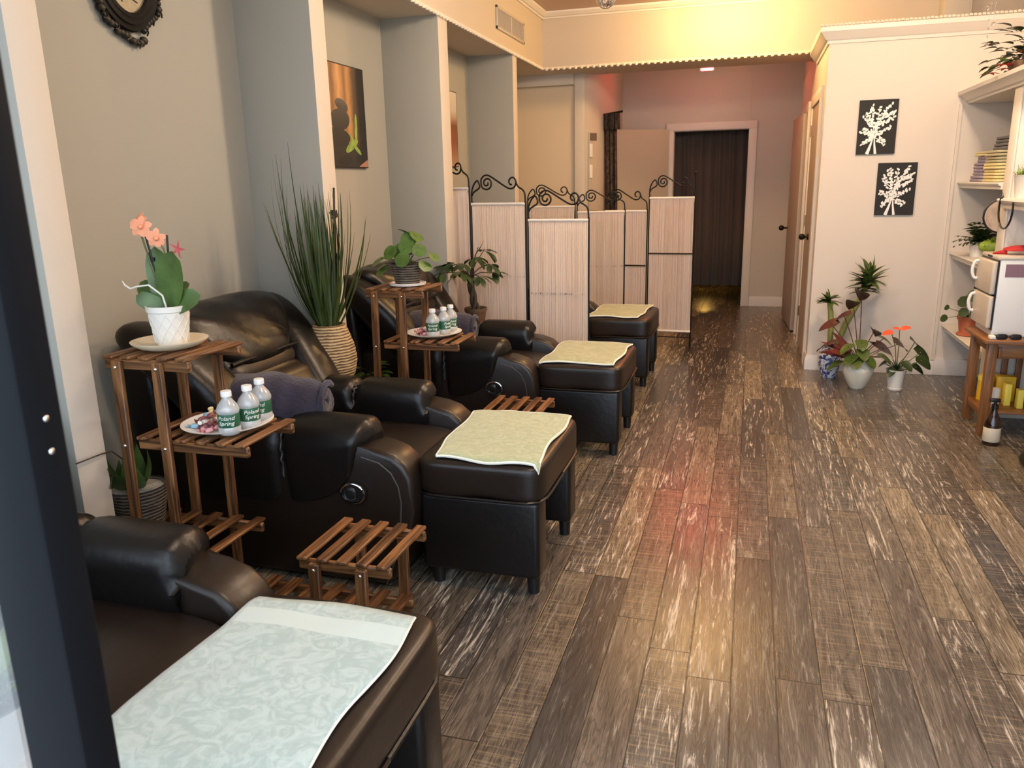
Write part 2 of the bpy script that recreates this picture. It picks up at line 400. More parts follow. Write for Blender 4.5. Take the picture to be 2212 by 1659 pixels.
# ---------------------------------------------------------------- mesh helpers
def obj(name, bm, m, parent=None, angle=40, loc=None):
    me = bpy.data.meshes.new(name)
    bmesh.ops.recalc_face_normals(bm, faces=bm.faces)
    bm.to_mesh(me); bm.free()
    for k in (m if isinstance(m, (list, tuple)) else [m]):
        me.materials.append(MT[k] if isinstance(k, str) else k)
    for p in me.polygons: p.use_smooth = True
    me.set_sharp_from_angle(angle=math.radians(angle))
    o = bpy.data.objects.new(name, me)
    COL.objects.link(o)
    if parent: o.parent = parent
    if loc: o.location = loc
    return o
def tag(o, label, cat, group=None, kind=None):
    if label: o['label'] = label
    if cat: o['category'] = cat
    if group: o['group'] = group
    if kind: o['kind'] = kind
    return o
def thing(name, label, cat, loc=(0, 0, 0), rz=0, group=None):
    o = bpy.data.objects.new(name, None)
    o.empty_display_size = 0.05
    COL.objects.link(o)
    o.location = loc; o.rotation_euler = (0, 0, rz)
    return tag(o, label, cat, group)
def struct(name, bm, m, parent=None, angle=40):
    o = obj(name, bm, m, parent, angle)
    if not parent: o['kind'] = 'structure'
    return o
def dup(root, loc, label=None, rz=None):
    r = root.copy(); COL.objects.link(r); r.location = loc
    if rz is not None: r.rotation_euler = (0, 0, rz)
    if label: r['label'] = label
    for ch in list(root.children):
        c = ch.copy(); COL.objects.link(c); c.parent = r
        for g in list(ch.children):
            d = g.copy(); COL.objects.link(d); d.parent = c
    return r
def B(): return bmesh.new()
def box(bm, x0, x1, y0, y1, z0, z1, bev=0.0, seg=2, mtx=None):
    r = bmesh.ops.create_cube(bm, size=1)
    vs = r['verts']
    for v in vs:
        v.co = V((x0 + (v.co.x + .5) * (x1 - x0), y0 + (v.co.y + .5) * (y1 - y0), z0 + (v.co.z + .5) * (z1 - z0)))
    if bev:
        es = list({e for v in vs for e in v.link_edges})
        r2 = bmesh.ops.bevel(bm, geom=es, offset=bev, segments=seg, affect='EDGES', profile=0.5)
        vs = list({v for f in r2['faces'] for v in f.verts} | {v for v in vs if v.is_valid})
    if mtx is not None:
        for v in vs: v.co = mtx @ v.co
    return vs
def bar(bm, a, b, w, t, upv=(0, 0, 1), bev=0.003):
    a, b = V(a), V(b)
    d = (b - a); L = d.length; d.normalize()
    s = d.cross(V(upv)); s.normalize(); u = s.cross(d)
    mt = Matrix(((d.x, s.x, u.x, a.x), (d.y, s.y, u.y, a.y), (d.z, s.z, u.z, a.z), (0, 0, 0, 1)))
    box(bm, 0, L, -w / 2, w / 2, -t / 2, t / 2, bev, 1, mt)
def tube(bm, pts, r, n=8, cap=True):
    pts = [V(p) for p in pts]
    rs = r if isinstance(r, (list, tuple)) else [r] * len(pts)
    rings = []; nrm = None
    for i, p in enumerate(pts):
        t = (pts[min(i + 1, len(pts) - 1)] - pts[max(i - 1, 0)])
        if t.length < 1e-9: t = V((0, 0, 1))
        t.normalize()
        if nrm is None:
            nrm = t.orthogonal().normalized()
        else:
            nrm = (nrm - t * nrm.dot(t))
            if nrm.length < 1e-6: nrm = t.orthogonal()
            nrm.normalize()
        bt = t.cross(nrm)
        rings.append([bm.verts.new(p + (nrm * math.cos(2 * PI * k / n) + bt * math.sin(2 * PI * k / n)) * rs[i]) for k in range(n)])
    for a, b in zip(rings, rings[1:]):
        for k in range(n):
            bm.faces.new((a[k], a[(k + 1) % n], b[(k + 1) % n], b[k]))
    if cap:
        bm.faces.new(rings[0][::-1]); bm.faces.new(rings[-1])
def smooth(pts, k=5):
    pts = [V(p) for p in pts]; out = []; n = len(pts)
    for i in range(n - 1):
        p0, p1, p2, p3 = pts[max(0, i - 1)], pts[i], pts[i + 1], pts[min(n - 1, i + 2)]
        for j in range(k):
            f = j / k
            out.append(0.5 * (2 * p1 + (p2 - p0) * f + (2 * p0 - 5 * p1 + 4 * p2 - p3) * f * f + (3 * p1 - p0 - 3 * p2 + p3) * f ** 3))
    out.append(pts[-1]); return out
def lathe(bm, prof, n=28, c=(0, 0, 0), wob=None):
    c = V(c); rings = []
    for (r, z) in prof:
        if r < 1e-6:
            rings.append([bm.verts.new(c + V((0, 0, z)))])
        else:
            rings.append([bm.verts.new(c + V((r * (1 + (wob(2 * PI * k / n, z) if wob else 0)) * math.cos(2 * PI * k / n), r * (1 + (wob(2 * PI * k / n, z) if wob else 0)) * math.sin(2 * PI * k / n), z))) for k in range(n)])
    for a, b in zip(rings, rings[1:]):
        if len(a) == 1 and len(b) == 1: continue
        if len(a) == 1:
            for k in range(n): bm.faces.new((a[0], b[(k + 1) % n], b[k]))
        elif len(b) == 1:
            for k in range(n): bm.faces.new((a[k], a[(k + 1) % n], b[0]))
        else:
            for k in range(n): bm.faces.new((a[k], a[(k + 1) % n], b[(k + 1) % n], b[k]))
def prism(bm, prof, y0, y1, bev=0.0, seg=3, axis='y'):
    def P(a, b, h): return V((a, h, b)) if axis == 'y' else (V((h, a, b)) if axis == 'x' else V((a, b, h)))
    A = [bm.verts.new(P(a, b, y0)) for a, b in prof]; Bv = [bm.verts.new(P(a, b, y1)) for a, b in prof]
    f1 = bm.faces.new(A); f2 = bm.faces.new(Bv[::-1])
    n = len(prof)
    for k in range(n): bm.faces.new((A[k], Bv[k], Bv[(k + 1) % n], A[(k + 1) % n]))
    if bev:
        es = list(f1.edges) + list(f2.edges)
        bmesh.ops.bevel(bm, geom=es, offset=bev, segments=seg, affect='EDGES', profile=0.5)
def puff(bm, c, h, n=5.0, seg=14, mtx=None, f=None):
    """superellipsoid cushion: centre c, half sizes h"""
    n0 = len(bm.verts)
    r = bmesh.ops.create_cube(bm, size=2)
    es = list({e for v in r['verts'] for e in v.link_edges})
    bmesh.ops.subdivide_edges(bm, edges=es, cuts=seg, use_grid_fill=True)
    vs = list(bm.verts)[n0:]
    for v in vs:
        p = v.co
        q = V([math.copysign(math.sin(abs(x) * PI / 2), x) for x in p])
        s = (abs(q.x) ** n + abs(q.y) ** n + abs(q.z) ** n) ** (1.0 / n)
        q = q / s
        w = V((q.x * h[0], q.y * h[1], q.z * h[2]))
        if f: w = f(w, q)
        w = w + V(c)
        v.co = mtx @ w if mtx is not None else w
def leaf(bm, p, d, up, L, W, bend=0.6, segs=7, prof=None, fold=0.12, twist=0.0):
    """leaf blade from p along d; bends away from up by `bend` radians in total"""
    d = V(d).normalized(); up = V(up); s = d.cross(up)
    if s.length < 1e-4: s = d.orthogonal()
    s.normalize(); u = s.cross(d).normalized()
    prof = prof or (lambda t: math.sin(PI * min(1, t ** 0.8)) ** 0.8)
    p = V(p); rows = []
    for i in range(segs + 1):
        t = i / segs
        w = max(W * 0.5 * prof(t), 0.0006)
        rows.append([bm.verts.new(p - s * w + u * w * fold * 2), bm.verts.new(p), bm.verts.new(p + s * w + u * w * fold * 2)])
        q = Matrix.Rotation(-bend / segs, 3, s)
        d = q @ d; u = q @ u
        if twist:
            tq = Matrix.Rotation(twist / segs, 3, d); s = tq @ s; u = tq @ u
        p = p + d * (L / segs)
    for a, b in zip(rows, rows[1:]):
        bm.faces.new((a[0], a[1], b[1], b[0])); bm.faces.new((a[1], a[2], b[2], b[1]))
def roundprof(t): return math.sqrt(max(0.0, 1 - (2 * t - 1) ** 2))
def lanceprof(t): return math.sin(PI * t ** 0.6) if t < 1 else 0
def obovate(t): return math.sin(PI * t ** 1.5) ** 0.7 if 0 < t < 1 else 0
def heart(t): return (math.sin(PI * t ** 0.62) ** 0.55) if 0 < t < 1 else 0
def dirv(az, el): return V((math.cos(az) * math.cos(el), math.sin(az) * math.cos(el), math.sin(el)))
def arc(p, d, L, bend, n=8, axis=None):
    p = V(p); d = V(d).normalized(); s = V(axis) if axis else d.cross(V((0, 0, 1)))
    if s.length < 1e-4: s = V((0, 1, 0))
    s.normalize(); out = [p.copy()]
    for i in range(n):
        d = Matrix.Rotation(-bend / n, 3, s) @ d
        p = p + d * (L / n); out.append(p.copy())
    return out
def sphere(bm, c, r, seg=10, sc=(1, 1, 1)):
    q = bmesh.ops.create_uvsphere(bm, u_segments=seg, v_segments=max(4, seg * 2 // 3), radius=r)
    for v in q['verts']: v.co = V((v.co.x * sc[0], v.co.y * sc[1], v.co.z * sc[2])) + V(c)
def cyl(bm, c, r, z0, z1, n=20, r2=None, axis='z'):
    r2 = r if r2 is None else r2
    a = [(V((math.cos(2 * PI * k / n) * r, math.sin(2 * PI * k / n) * r, z0)), V((math.cos(2 * PI * k / n) * r2, math.sin(2 * PI * k / n) * r2, z1))) for k in range(n)]
    def sw(p):
        if axis == 'y': return V((p.x, p.z, p.y))
        if axis == 'x': return V((p.z, p.x, p.y))
        return p
    A = [bm.verts.new(sw(p) + V(c)) for p, q in a]; Bv = [bm.verts.new(sw(q) + V(c)) for p, q in a]
    bm.faces.new(A[::-1]); bm.faces.new(Bv)
    for k in range(n): bm.faces.new((A[k], A[(k + 1) % n], Bv[(k + 1) % n], Bv[k]))
def text_bm(s, size, ext=0.0003):
    cu = bpy.data.curves.new('lettering', 'FONT'); cu.body = s; cu.size = size; cu.align_x = 'CENTER'; cu.align_y = 'CENTER'; cu.extrude = ext; cu.shear = 0.25
    o = bpy.data.objects.new('lettering', cu); COL.objects.link(o)
    dg = bpy.context.evaluated_depsgraph_get(); dg.update()
    me = bpy.data.meshes.new_from_object(o.evaluated_get(dg))
    bpy.data.objects.remove(o); bm = B(); bm.from_mesh(me); bpy.data.meshes.remove(me)
    return bm

# ================================================================ THE SETTING
def sbox(name, m, x0, x1, y0, y1, z0, z1, bev=0.0, parent=None):
    bm = B(); box(bm, x0, x1, y0, y1, z0, z1, bev); return struct(name, bm, m, parent)
sbox('floor', 'floor', -2.6, 2.7, 0.35, 13.0, -0.1, 0.0)
sbox('sidewalk', 'side', -9, 9, -9, 0.345, -0.14, -0.02)
sbox('ceiling', 'ceil', -2.6, 2.7, 0.35, 8.2, 2.96, 3.05)
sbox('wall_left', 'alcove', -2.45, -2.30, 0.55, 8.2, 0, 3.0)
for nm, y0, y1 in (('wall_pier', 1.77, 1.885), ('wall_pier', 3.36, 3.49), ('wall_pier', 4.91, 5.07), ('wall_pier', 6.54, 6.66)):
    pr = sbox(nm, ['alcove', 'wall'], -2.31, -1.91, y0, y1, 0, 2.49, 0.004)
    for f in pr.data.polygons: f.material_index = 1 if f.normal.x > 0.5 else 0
sbox('ceiling_soffit', 'soffit', -2.31, -1.91, 0.55, 7.53, 2.48, 2.965, 0.003)
sbox('wall_header', 'soffit', -2.31, 2.6, 7.52, 8.1, 2.48, 2.965, 0.003)
# crown moulding of the ceiling (left soffit and header)
CR = [(0, 2.905), (0.012, 2.905), (0.016, 2.918), (0.03, 2.922), (0.055, 2.945), (0.058, 2.961), (0, 2.961)]
bm = B(); prism(bm, [(-1.91 + a, z) for a, z in CR], 0.6, 7.52); prism(bm, [(7.52 - a, z) for a, z in CR], -1.91, 2.3, axis='x')
struct('trim_1', bm, 'trim', angle=25)
# beaded rope trim along the lower edge of soffit and header
bm = B()
tube(bm, [(-1.903, 0.6, 2.485), (-1.903, 7.515, 2.485)], 0.010, 6); tube(bm, [(-1.903, 7.513, 2.485), (0.46, 7.513, 2.485)], 0.010, 6)
y = 0.7
while y < 7.5:
    sphere(bm, (-1.899, y, 2.478), 0.015, 6, (1, 1.15, 1)); y += 0.055
x = -1.87
while x < 0.46:
    sphere(bm, (x, 7.509, 2.476), 0.015, 6, (1.15, 1, 1)); x += 0.055
struct('trim_2', bm, 'bead')
# right partition block
sbox('wall_right', 'blockwall', 0.477, 1.96, 6.425, 6.525, 0, 2.44)
sbox('wall_hall_right', 'blockwall', 0.477, 0.577, 6.525, 9.70, 0, 2.47)
sbox('ceiling_block', 'blockwall', 0.50, 2.6, 6.45, 9.7, 2.40, 2.47)
bm = B()
CO = [(0, 2.375), (0.010, 2.375), (0.014, 2.395), (0.030, 2.405), (0.050, 2.435), (0.066, 2.452), (0.066, 2.482), (0, 2.482)]
def mitred(bm, prof, x_end, y_end):
    rows = [[bm.verts.new((x_end, 6.425 - a, z)), bm.verts.new((0.477 - a, 6.425 - a, z)), bm.verts.new((0.477 - a, y_end, z))] for a, z in prof]
    for r1, r2 in zip(rows, rows[1:]):
        for k in range(2): bm.faces.new((r1[k], r1[k + 1], r2[k + 1], r2[k]))
mitred(bm, CO, 2.4, 7.515)
struct('trim_3', bm, 'trim', angle=25)
bm = B()
x = 0.415
while x < 1.95:
    sphere(bm, (x, 6.366, 2.492 + 0.004 * R.random()), 0.0115, 6, (1.2, 1, 0.9)); x += 0.026
y = 6.38
while y < 7.5:
    sphere(bm, (0.418, y, 2.492), 0.0115, 6); y += 0.028
struct('trim_4', bm, 'bead')
sbox('wall_pilaster', 'hallwall', 1.36, 1.55, 7.30, 7.53, 2.47, 2.96, 0.003)
# baseboards
BB = [(0, 0), (0.016, 0), (0.016, 0.085), (0.010, 0.098), (0.006, 0.112), (0, 0.115)]
bm = B(); mitred(bm, BB, 1.96, 6.60)
struct('baseboard_right', bm, 'base', angle=25)
bm = B(); prism(bm, [(9.70 - a, z) for a, z in BB], 0.03, 0.477, axis='x'); struct('baseboard_back', bm, 'base', angle=25)
# right wall behind the bookcase, front walls beside the shop window
sbox('wall_right_side', 'wall', 1.86, 1.96, 0.55, 6.45, 0, 2.98)
sbox('wall_right_upper', 'blockwall', 1.955, 2.6, 0.55, 7.6, 2.3, 2.98)
# left end wall under the header, hall
sbox('wall_recess', mat('lamplit_recess_wall', (0.66, 0.545, 0.39), 0.7), -2.31, -1.62, 7.98, 8.12, 0, 2.5)  # warm lamplight is put into this wall's tan colour
sbox('wall_lintel', 'wall', -2.31, -1.70, 7.90, 7.99, 2.38, 2.5)
sbox('wall_corner_post', 'wall', -1.70, -1.60, 7.94, 8.1, 0, 2.49, 0.003)
bm = B(); prism(bm, [(-1.602, 7.95), (-1.50, 8.12), (-1.50, 9.72), (-1.64, 9.72), (-1.64, 8.0)], 0, 3.0, axis='z'); struct('wall_hall_left', bm, 'hallwall')
sbox('wall_hall_upper', 'hallwall', 0.48, 0.6, 8.05, 9.8, 2.46, 3.0)
sbox('ceiling_hall', 'hallwall', -1.7, 0.6, 8.05, 9.8, 2.95, 3.03)
# back wall with its doorway
bm = B(); box(bm, -1.7, -0.905, 9.70, 9.82, 0, 3.0); box(bm, -0.056, 0.6, 9.70, 9.82, 0, 3.0); box(bm, -0.906, -0.055, 9.70, 9.82, 2.02, 3.0)
struct('wall_back', bm, 'hallwall')
bm = B()
for a, b in ((-0.985, -0.900), (-0.061, 0.024)): box(bm, a, b, 9.675, 9.705, 0, 2.10, 0.004); 
box(bm, -0.985, 0.024, 9.672, 9.702, 2.015, 2.10, 0.004)
box(bm, -0.91, -0.895, 9.70, 9.83, 0, 2.02); box(bm, -0.066, -0.051, 9.70, 9.83, 0, 2.02); box(bm, -0.91, -0.051, 9.70, 9.83, 2.01, 2.03)
d1 = struct('door_1', bm, 'trim')
bm = B(); box(bm, 0, 0.83, -0.02, 0.02, 0.012, 2.035, 0.003)
lf = obj('door_leaf', bm, 'doorleaf', d1, loc=(-0.955, 9.665, 0)); lf.rotation_euler = (0, 0, math.radians(180 + 31))
bm = B(); cyl(bm, (0, 0, 0), 0.012, 0.02, 0.06, 10, axis='y'); sphere(bm, (0, 0.075, 0), 0.027, 10)
kb = obj('door_knob', bm, 'iron', lf, loc=(0.76, 0, 0.96))
# room behind the curtain
bm = B(); box(bm, -1.7, 0.6, 12.4, 12.5, 0, 2.6); box(bm, -1.7, -1.6, 9.8, 12.5, 0, 2.6); box(bm, 0.5, 0.6, 9.8, 12.5, 0, 2.6); box(bm, -1.7, 0.6, 9.8, 12.5, 2.5, 2.6)
struct('wall_treatment_room', bm, 'darkroom')
lamp('room_lamp_light', (-0.55, 11.2, 0.5), 2.2, (1.0, 0.55, 0.12), 0.05)
# side doors in the partition
bm = B()
for a, b in ((6.60, 6.70), (7.52, 7.62)): box(bm, 0.455, 0.48, a, b, 0, 2.12, 0.004)
box(bm, 0.4535, 0.481, 6.598, 7.622, 2.032, 2.123, 0.004)
d2 = struct('door_2', bm, 'trim')
bm = B(); box(bm, 0.466, 0.482, 6.70, 7.52, 0.01, 2.03); obj('door_leaf', bm, 'door', d2)
bm = B(); cyl(bm, (0, 0, 0), 0.026, -0.006, 0.006, 14, axis='x'); cyl(bm, (0, 0, 0), 0.010, -0.035, 0, 10, axis='x'); sphere(bm, (-0.045, 0, 0), 0.026, 12)
obj('door_knob', bm, 'iron', d2, loc=(0.46, 7.02, 0.985))
bm = B()
for z in (0.25, 1.05, 1.80): cyl(bm, (0.462, 7.512, 0), 0.008, z, z + 0.09, 8)
obj('hinge', bm, 'steel', d2)
bm = B()
box(bm, 0.452, 0.48, 7.92, 8.02, 0, 2.12, 0.004); box(bm, 0.4515, 0.481, 7.918, 9.052, 2.04, 2.123, 0.004); box(bm, 0.46, 0.48, 8.97, 9.05, 0, 2.12, 0.004)
d3 = struct('door_3', bm, 'trim')
bm = B(); box(bm, -0.035, 0.0, 0, 0.90, 0.02, 2.03, 0.003)
lf = obj('door_leaf', bm, 'door', d3, loc=(0.455, 8.03, 0)); lf.rotation_euler = (0, 0, math.radians(3.0))
bm = B(); cyl(bm, (0, 0, 0), 0.010, -0.05, 0, 10, axis='x'); sphere(bm, (-0.06, 0, 0), 0.028, 12)
obj('door_knob', bm, 'iron', lf, loc=(-0.035, 0.84, 0.955))

# shop front around the camera: dark frame, glass, added ledge
bm = B()
box(bm, -0.649, -0.578, 0.49, 0.53, 0, 2.96, 0.004); box(bm, 0.62, 0.72, 0.44, 0.56, 0, 2.96, 0.006)
box(bm, -0.649, 0.72, 0.48, 0.54, 2.35, 2.45, 0.006)
dfr = struct('door_4', bm, 'frame')
bm = B()
for z in (1.232, 1.262): sphere(bm, (-0.5778, 0.512, z), 0.0030, 8, (0.5, 1, 1))
obj('screw', bm, 'steel', dfr)
bm = B()
box(bm, -2.45, -0.66, 0.46, 0.54, 0, 0.10); box(bm, -2.45, -0.66, 0.46, 0.54, 2.88, 2.98); box(bm, -2.45, -2.37, 0.46, 0.54, 0, 2.98)
w1 = struct('window_1', bm, 'frame')
bm = B(); box(bm, -2.37, -0.662, 0.497, 0.503, 0.10, 2.88); obj('glass_pane', bm, 'glass', w1)
bm = B(); box(bm, 0.72, 1.96, 0.46, 0.54, 0, 0.10); box(bm, 0.72, 1.96, 0.46, 0.54, 2.88, 2.98)
w2 = struct('window_2', bm, 'frame')
bm = B(); box(bm, 0.72, 1.96, 0.497, 0.503, 0.10, 2.88); obj('glass_pane', bm, 'glass', w2)
sbox('window_reflection_ledge', 'base', -2.3, -0.86, 0.57, 0.74, 0.70, 0.73, 0.004)  # white ledge added in place of the bright reflection in the glass

# ================================================================ RECLINERS
def make_recliner(label):
    t = thing('massage_recliner', label, 'recliner', (-1.65, 2.76, 0), 0, 'massage recliners along the left wall')
    bm = B(); box(bm, -0.56, 0.47, -0.34, 0.34, 0.02, 0.31, 0.03, 3)
    obj('base', bm, 'leather', t)
    # arms: extruded side profile with a rounded nose
    prof = [(-0.56, 0.02), (0.43, 0.02), (0.475, 0.06), (0.53, 0.20), (0.55, 0.33), (0.553, 0.40), (0.545, 0.45), (0.52, 0.495), (0.48, 0.528), (0.42, 0.548), (0.34, 0.557), (-0.56, 0.557)]
    for s in (-1, 1):
        bm = B(); a, b = (-0.365, -0.205) if s < 0 else (0.205, 0.365)
        prism(bm, prof, a, b, 0.022, 3)
        arm = obj('arm', bm, ['leather2'], t, 50)
        bm = B(); yy = s * 0.364
        tube(bm, [(x - 0.045, yy, z - 0.035) for x, z in ((0.40, 0.552), (0.47, 0.535), (0.515, 0.50), (0.54, 0.45), (0.548, 0.39), (0.54, 0.30), (0.51, 0.16), (0.47, 0.06))], 0.0035, 6)
        obj('piping', bm, 'thread', arm)
        # two puffy pads draped over the arm, gathered where they meet
        for (xa, xb, front) in ((-0.40, 0.036, False), (0.030, 0.385, True)):
            bm = B(); NX, NS = 30, 34; rings = []
            sec = [(0.377, 0.330), (0.383, 0.40), (0.388, 0.48), (0.386, 0.545), (0.366, 0.602), (0.325, 0.632), (0.280, 0.640), (0.235, 0.634), (0.200, 0.612), (0.184, 0.57), (0.182, 0.50), (0.192, 0.44)]
            def sect(u):
                k = u * (len(sec) - 1); a = min(int(k), len(sec) - 2); f = k - a
                p0, p1, p2, p3 = [sec[max(0, min(len(sec) - 1, a + q))] for q in (-1, 0, 1, 2)]
                return [0.5 * (2 * p1[c] + (p2[c] - p0[c]) * f + (2 * p0[c] - 5 * p1[c] + 4 * p2[c] - p3[c]) * f * f + (3 * p1[c] - p0[c] - 3 * p2[c] + p3[c]) * f ** 3) for c in (0, 1)]
            for ii in range(NX + 1):
                t_ = ii / NX; x = xa + (xb - xa) * (0.5 - 0.5 * math.cos(PI * t_)); e_ = min(x - xa, xb - x)
                pin = (1 + 0.05 * (1 - (2 * (x - xa) / (xb - xa) - 1) ** 2)) * (1 - 0.42 * max(0, 1 - e_ / 0.05) ** 2.4)
                ring = []
                for jj in range(NS + 1):
                    yv, zv = sect(jj / NS)
                    if front and jj / NS < 0.36:
                        zv += (0.15 * ((x - xa) / (xb - xa)) ** 2.0) * (1 - jj / NS / 0.36)
                    yc, zc = 0.285, 0.53
                    wv = 0.010 * math.sin(jj * 2.9 + (3 if front else 0)) * math.exp(-e_ / 0.028) * (1 if jj > 2 else 0)
                    k_ = pin + wv * 6
                    lean = (-0.055 * (1 - jj / NS / 0.5) if front and jj / NS < 0.5 else 0) * (max(0, (x - xb + 0.12) / 0.12))
                    ring.append(bm.verts.new((x + lean, s * (yc + (yv - yc) * (k_ if yv > yc or zv > zc else 1)), zc + (zv - zc) * k_)))
                rings.append(ring)
            for r1, r2 in zip(rings, rings[1:]):
                for jj in range(NS): bm.faces.new((r1[jj], r1[jj + 1], r2[jj + 1], r2[jj]))
            for r1 in (rings[0], rings[-1]): bm.faces.new(r1)
            pd = obj('arm_pad', bm, 'leather', t, 60)
            if front:
                bm = B(); pts = []
                for jj in range(2, 31):
                    yv, zv = sect(jj / NS); k_ = 0.80 + 0.05 * math.sin(jj * 2.4)
                    pts.append((xa + 0.002 + 0.003 * math.sin(jj * 3.1), s * (0.285 + (yv - 0.285) * (k_ if yv > 0.285 or zv > 0.53 else 1)), 0.53 + (zv - 0.53) * k_))
                tube(bm, smooth(pts, 3), 0.0042, 6); obj('gathered_seam', bm, 'thread', pd)
    # seat
    bm = B()
    puff(bm, (0.17, 0, 0.395), (0.385, 0.215, 0.085), 7, 14, None, lambda w, q: V((w.x, w.y, w.z + (0.012 * (1 - q.y * q.y) if q.z > 0 else 0) - 0.02 * max(0, q.x) ** 3)))
    obj('seat', bm, 'leather2', t)
    # reclined back: local s along the recline, n out of the back
    p0, p1 = V((-0.08, 0, 0.44)), V((-0.475, 0, 0.985))
    d = (p1 - p0); L = d.length; d.normalize(); nn = V((d.z, 0, -d.x))
    mt = Matrix(((d.x, 0, nn.x, p0.x), (0, 1, 0, 0), (d.z, 0, nn.z, p0.z), (0, 0, 0, 1)))  # local (s, y, n)
    bm = B(); puff(bm, (L * 0.5, 0, -0.07), (L * 0.53, 0.37, 0.075), 5, 14, mt, lambda w, q: V((w.x, w.y * (1 + 0.12 * q.x), w.z - 0.03 * q.x)))
    obj('backrest', bm, 'leather', t)
    for s in (-1, 1):
        bm = B()
        puff(bm, (L * 0.52, s * 0.345, -0.005), (L * 0.53, 0.115, 0.095), 3.0, 15, mt,
             lambda w, q, s=s: V((w.x, w.y + s * 0.085 * (q.x) - 0.012 * s, w.z * (1 - 0.15 * q.x) - 0.055 * q.x * q.x * (q.x > 0) + 0.004 * math.sin(q.y * 30) * (q.x < -0.8))))
        obj('back_bolster', bm, 'leather', t)
    bm = B(); puff(bm, (L * 0.26, 0, 0.02), (L * 0.25, 0.25, 0.055), 4.5, 14, mt, lambda w, q: V((w.x, w.y, w.z + 0.004 * math.sin(q.x * 14))))
    obj('lumbar_cushion', bm, 'leather2', t)
    bm = B(); puff(bm, (L * 0.62, 0, 0.022), (L * 0.16, 0.235, 0.052), 4, 14, mt); obj('neck_cushion', bm, 'leather2', t)
    bm = B(); puff(bm, (L * 0.80, 0, 0.045), (L * 0.265, 0.31, 0.062), 4.0, 16, mt,
                   lambda w, q: V((w.x, w.y * (1 + 0.34 * q.x), w.z - 0.075 * max(0, q.x) ** 2 + 0.006 * math.sin(q.y * 9 + q.x * 5) * max(0, q.z))))
    hr = obj('headrest', bm, 'leather', t)
    bm = B(); pts = [mt @ V((L * 0.57, -0.235 + 0.47 * k / 10, 0.082 + 0.006 * math.sin(k))) for k in range(11)]
    tube(bm, pts, 0.009, 8); obj('flap_edge', bm, 'leather', hr)
    bm = B(); puff(bm, (-0.53, 0, 0.48), (0.085, 0.43, 0.46), 7, 12, None, lambda w, q: V((w.x - 0.02 * q.z, w.y * (1 - 0.10 * (1 - q.z) * 0.5), w.z)))
    obj('back_shell', bm, 'leather', t)
    # recliner handle on the near side
    bm = B(); cyl(bm, (0.325, -0.378, 0.385), 0.040, -0.008, 0.004, 28, axis='y')
    for v in bm.verts: v.co.x = 0.325 + (v.co.x - 0.325) * 1.25
    h = obj('recliner_handle', bm, 'blackplastic', t)
    bm = B(); tube(bm, [(0.325 + 0.036 * 1.25 * math.cos(a), -0.388, 0.385 + 0.036 * math.sin(a)) for a in [2 * PI * k / 28 for k in range(29)]], 0.0045, 8, False)
    obj('chrome_ring', bm, 'chrome', h)
    bm = B(); puff(bm, (0.318, -0.388, 0.385), (0.024, 0.012, 0.026), 2.5, 8)
    obj('pull_lever', bm, 'blackplastic', h)
    return t
REC = ['black leather recliner in the foreground with pale teal towel on its ottoman', 'black leather recliner behind the orchid stand, rolled purple blanket on its seat',
       'black leather recliner behind the trailing bright green plant on a wooden stand', 'black leather recliner almost hidden behind the pleated folding screens']
rec = make_recliner(REC[1])
for i, (dx, dy) in ((0, (0.0, -1.56)), (2, (0.04, 1.545)), (3, (0.0, 3.09))):
    dup(rec, (-1.65 + dx, 2.76 + dy, 0), REC[i])

def make_ottoman(label):
    t = thing('footrest_ottoman', label, 'ottoman', (-0.88, 2.78, 0), 0, 'footrest ottomans in front of the recliners')
    bm = B()
    puff(bm, (0, 0, 0.437), (0.238, 0.328, 0.072), 9, 16, None, lambda w, q: V((w.x, w.y, w.z + (0.006 * math.sin(q.x * 5 + 1) * (q.z < 0)))))
    cu = obj('cushion', bm, 'leather2', t)
    bm = B(); pts = []
    for k in range(49):
        a = 2 * PI * k / 48; c, s = math.cos(a), math.sin(a); q = (abs(c) ** 9 + abs(s) ** 9) ** (1 / 9)
        pts.append((0.238 * c / q, 0.328 * s / q, 0.372))
    tube(bm, pts, 0.006, 6, False); obj('piping', bm, 'leather', cu)
    for s in (-1, 1):
        bm = B(); a, b = sorted((s * 0.315, s * 0.195)); box(bm, -0.225, 0.222, a, b, 0.075, 0.372, 0.018, 3); obj('side_panel', bm, 'leather', t)
    bm = B(); box(bm, -0.225, -0.12, -0.2, 0.2, 0.085, 0.37, 0.01); obj('back_panel', bm, 'leather', t)
    bm = B()
    for yy in (-0.14, -0.05, 0.06, 0.15): box(bm, -0.12, 0.10, yy - 0.012, yy + 0.012, 0.10, 0.36, 0.004)
    obj('massage_ribs', bm, 'blackplastic', t)
    for sx in (-1, 1):
        for s in (-1, 1):
            bm = B(); cyl(bm, (sx * 0.185, s * 0.255, 0), 0.022, 0, 0.08, 16, 0.026); obj('leg', bm, 'blackplastic', t)
    return t
OTT = ['black leather footrest ottoman under the pale teal floral towel, in the foreground', 'black leather footrest ottoman beside the nearer wooden slatted stool',
       'black leather footrest ottoman right in front of the pleated folding screen', 'black leather footrest ottoman farthest down the row, past the first screen']
ott = make_ottoman(OTT[1])
OC = [(-0.86, 1.175), (-0.88, 2.78), (-0.845, 4.345), (-0.88, 5.88)]
for i in (0, 2, 3): dup(ott, (OC[i][0], OC[i][1], 0), OTT[i])

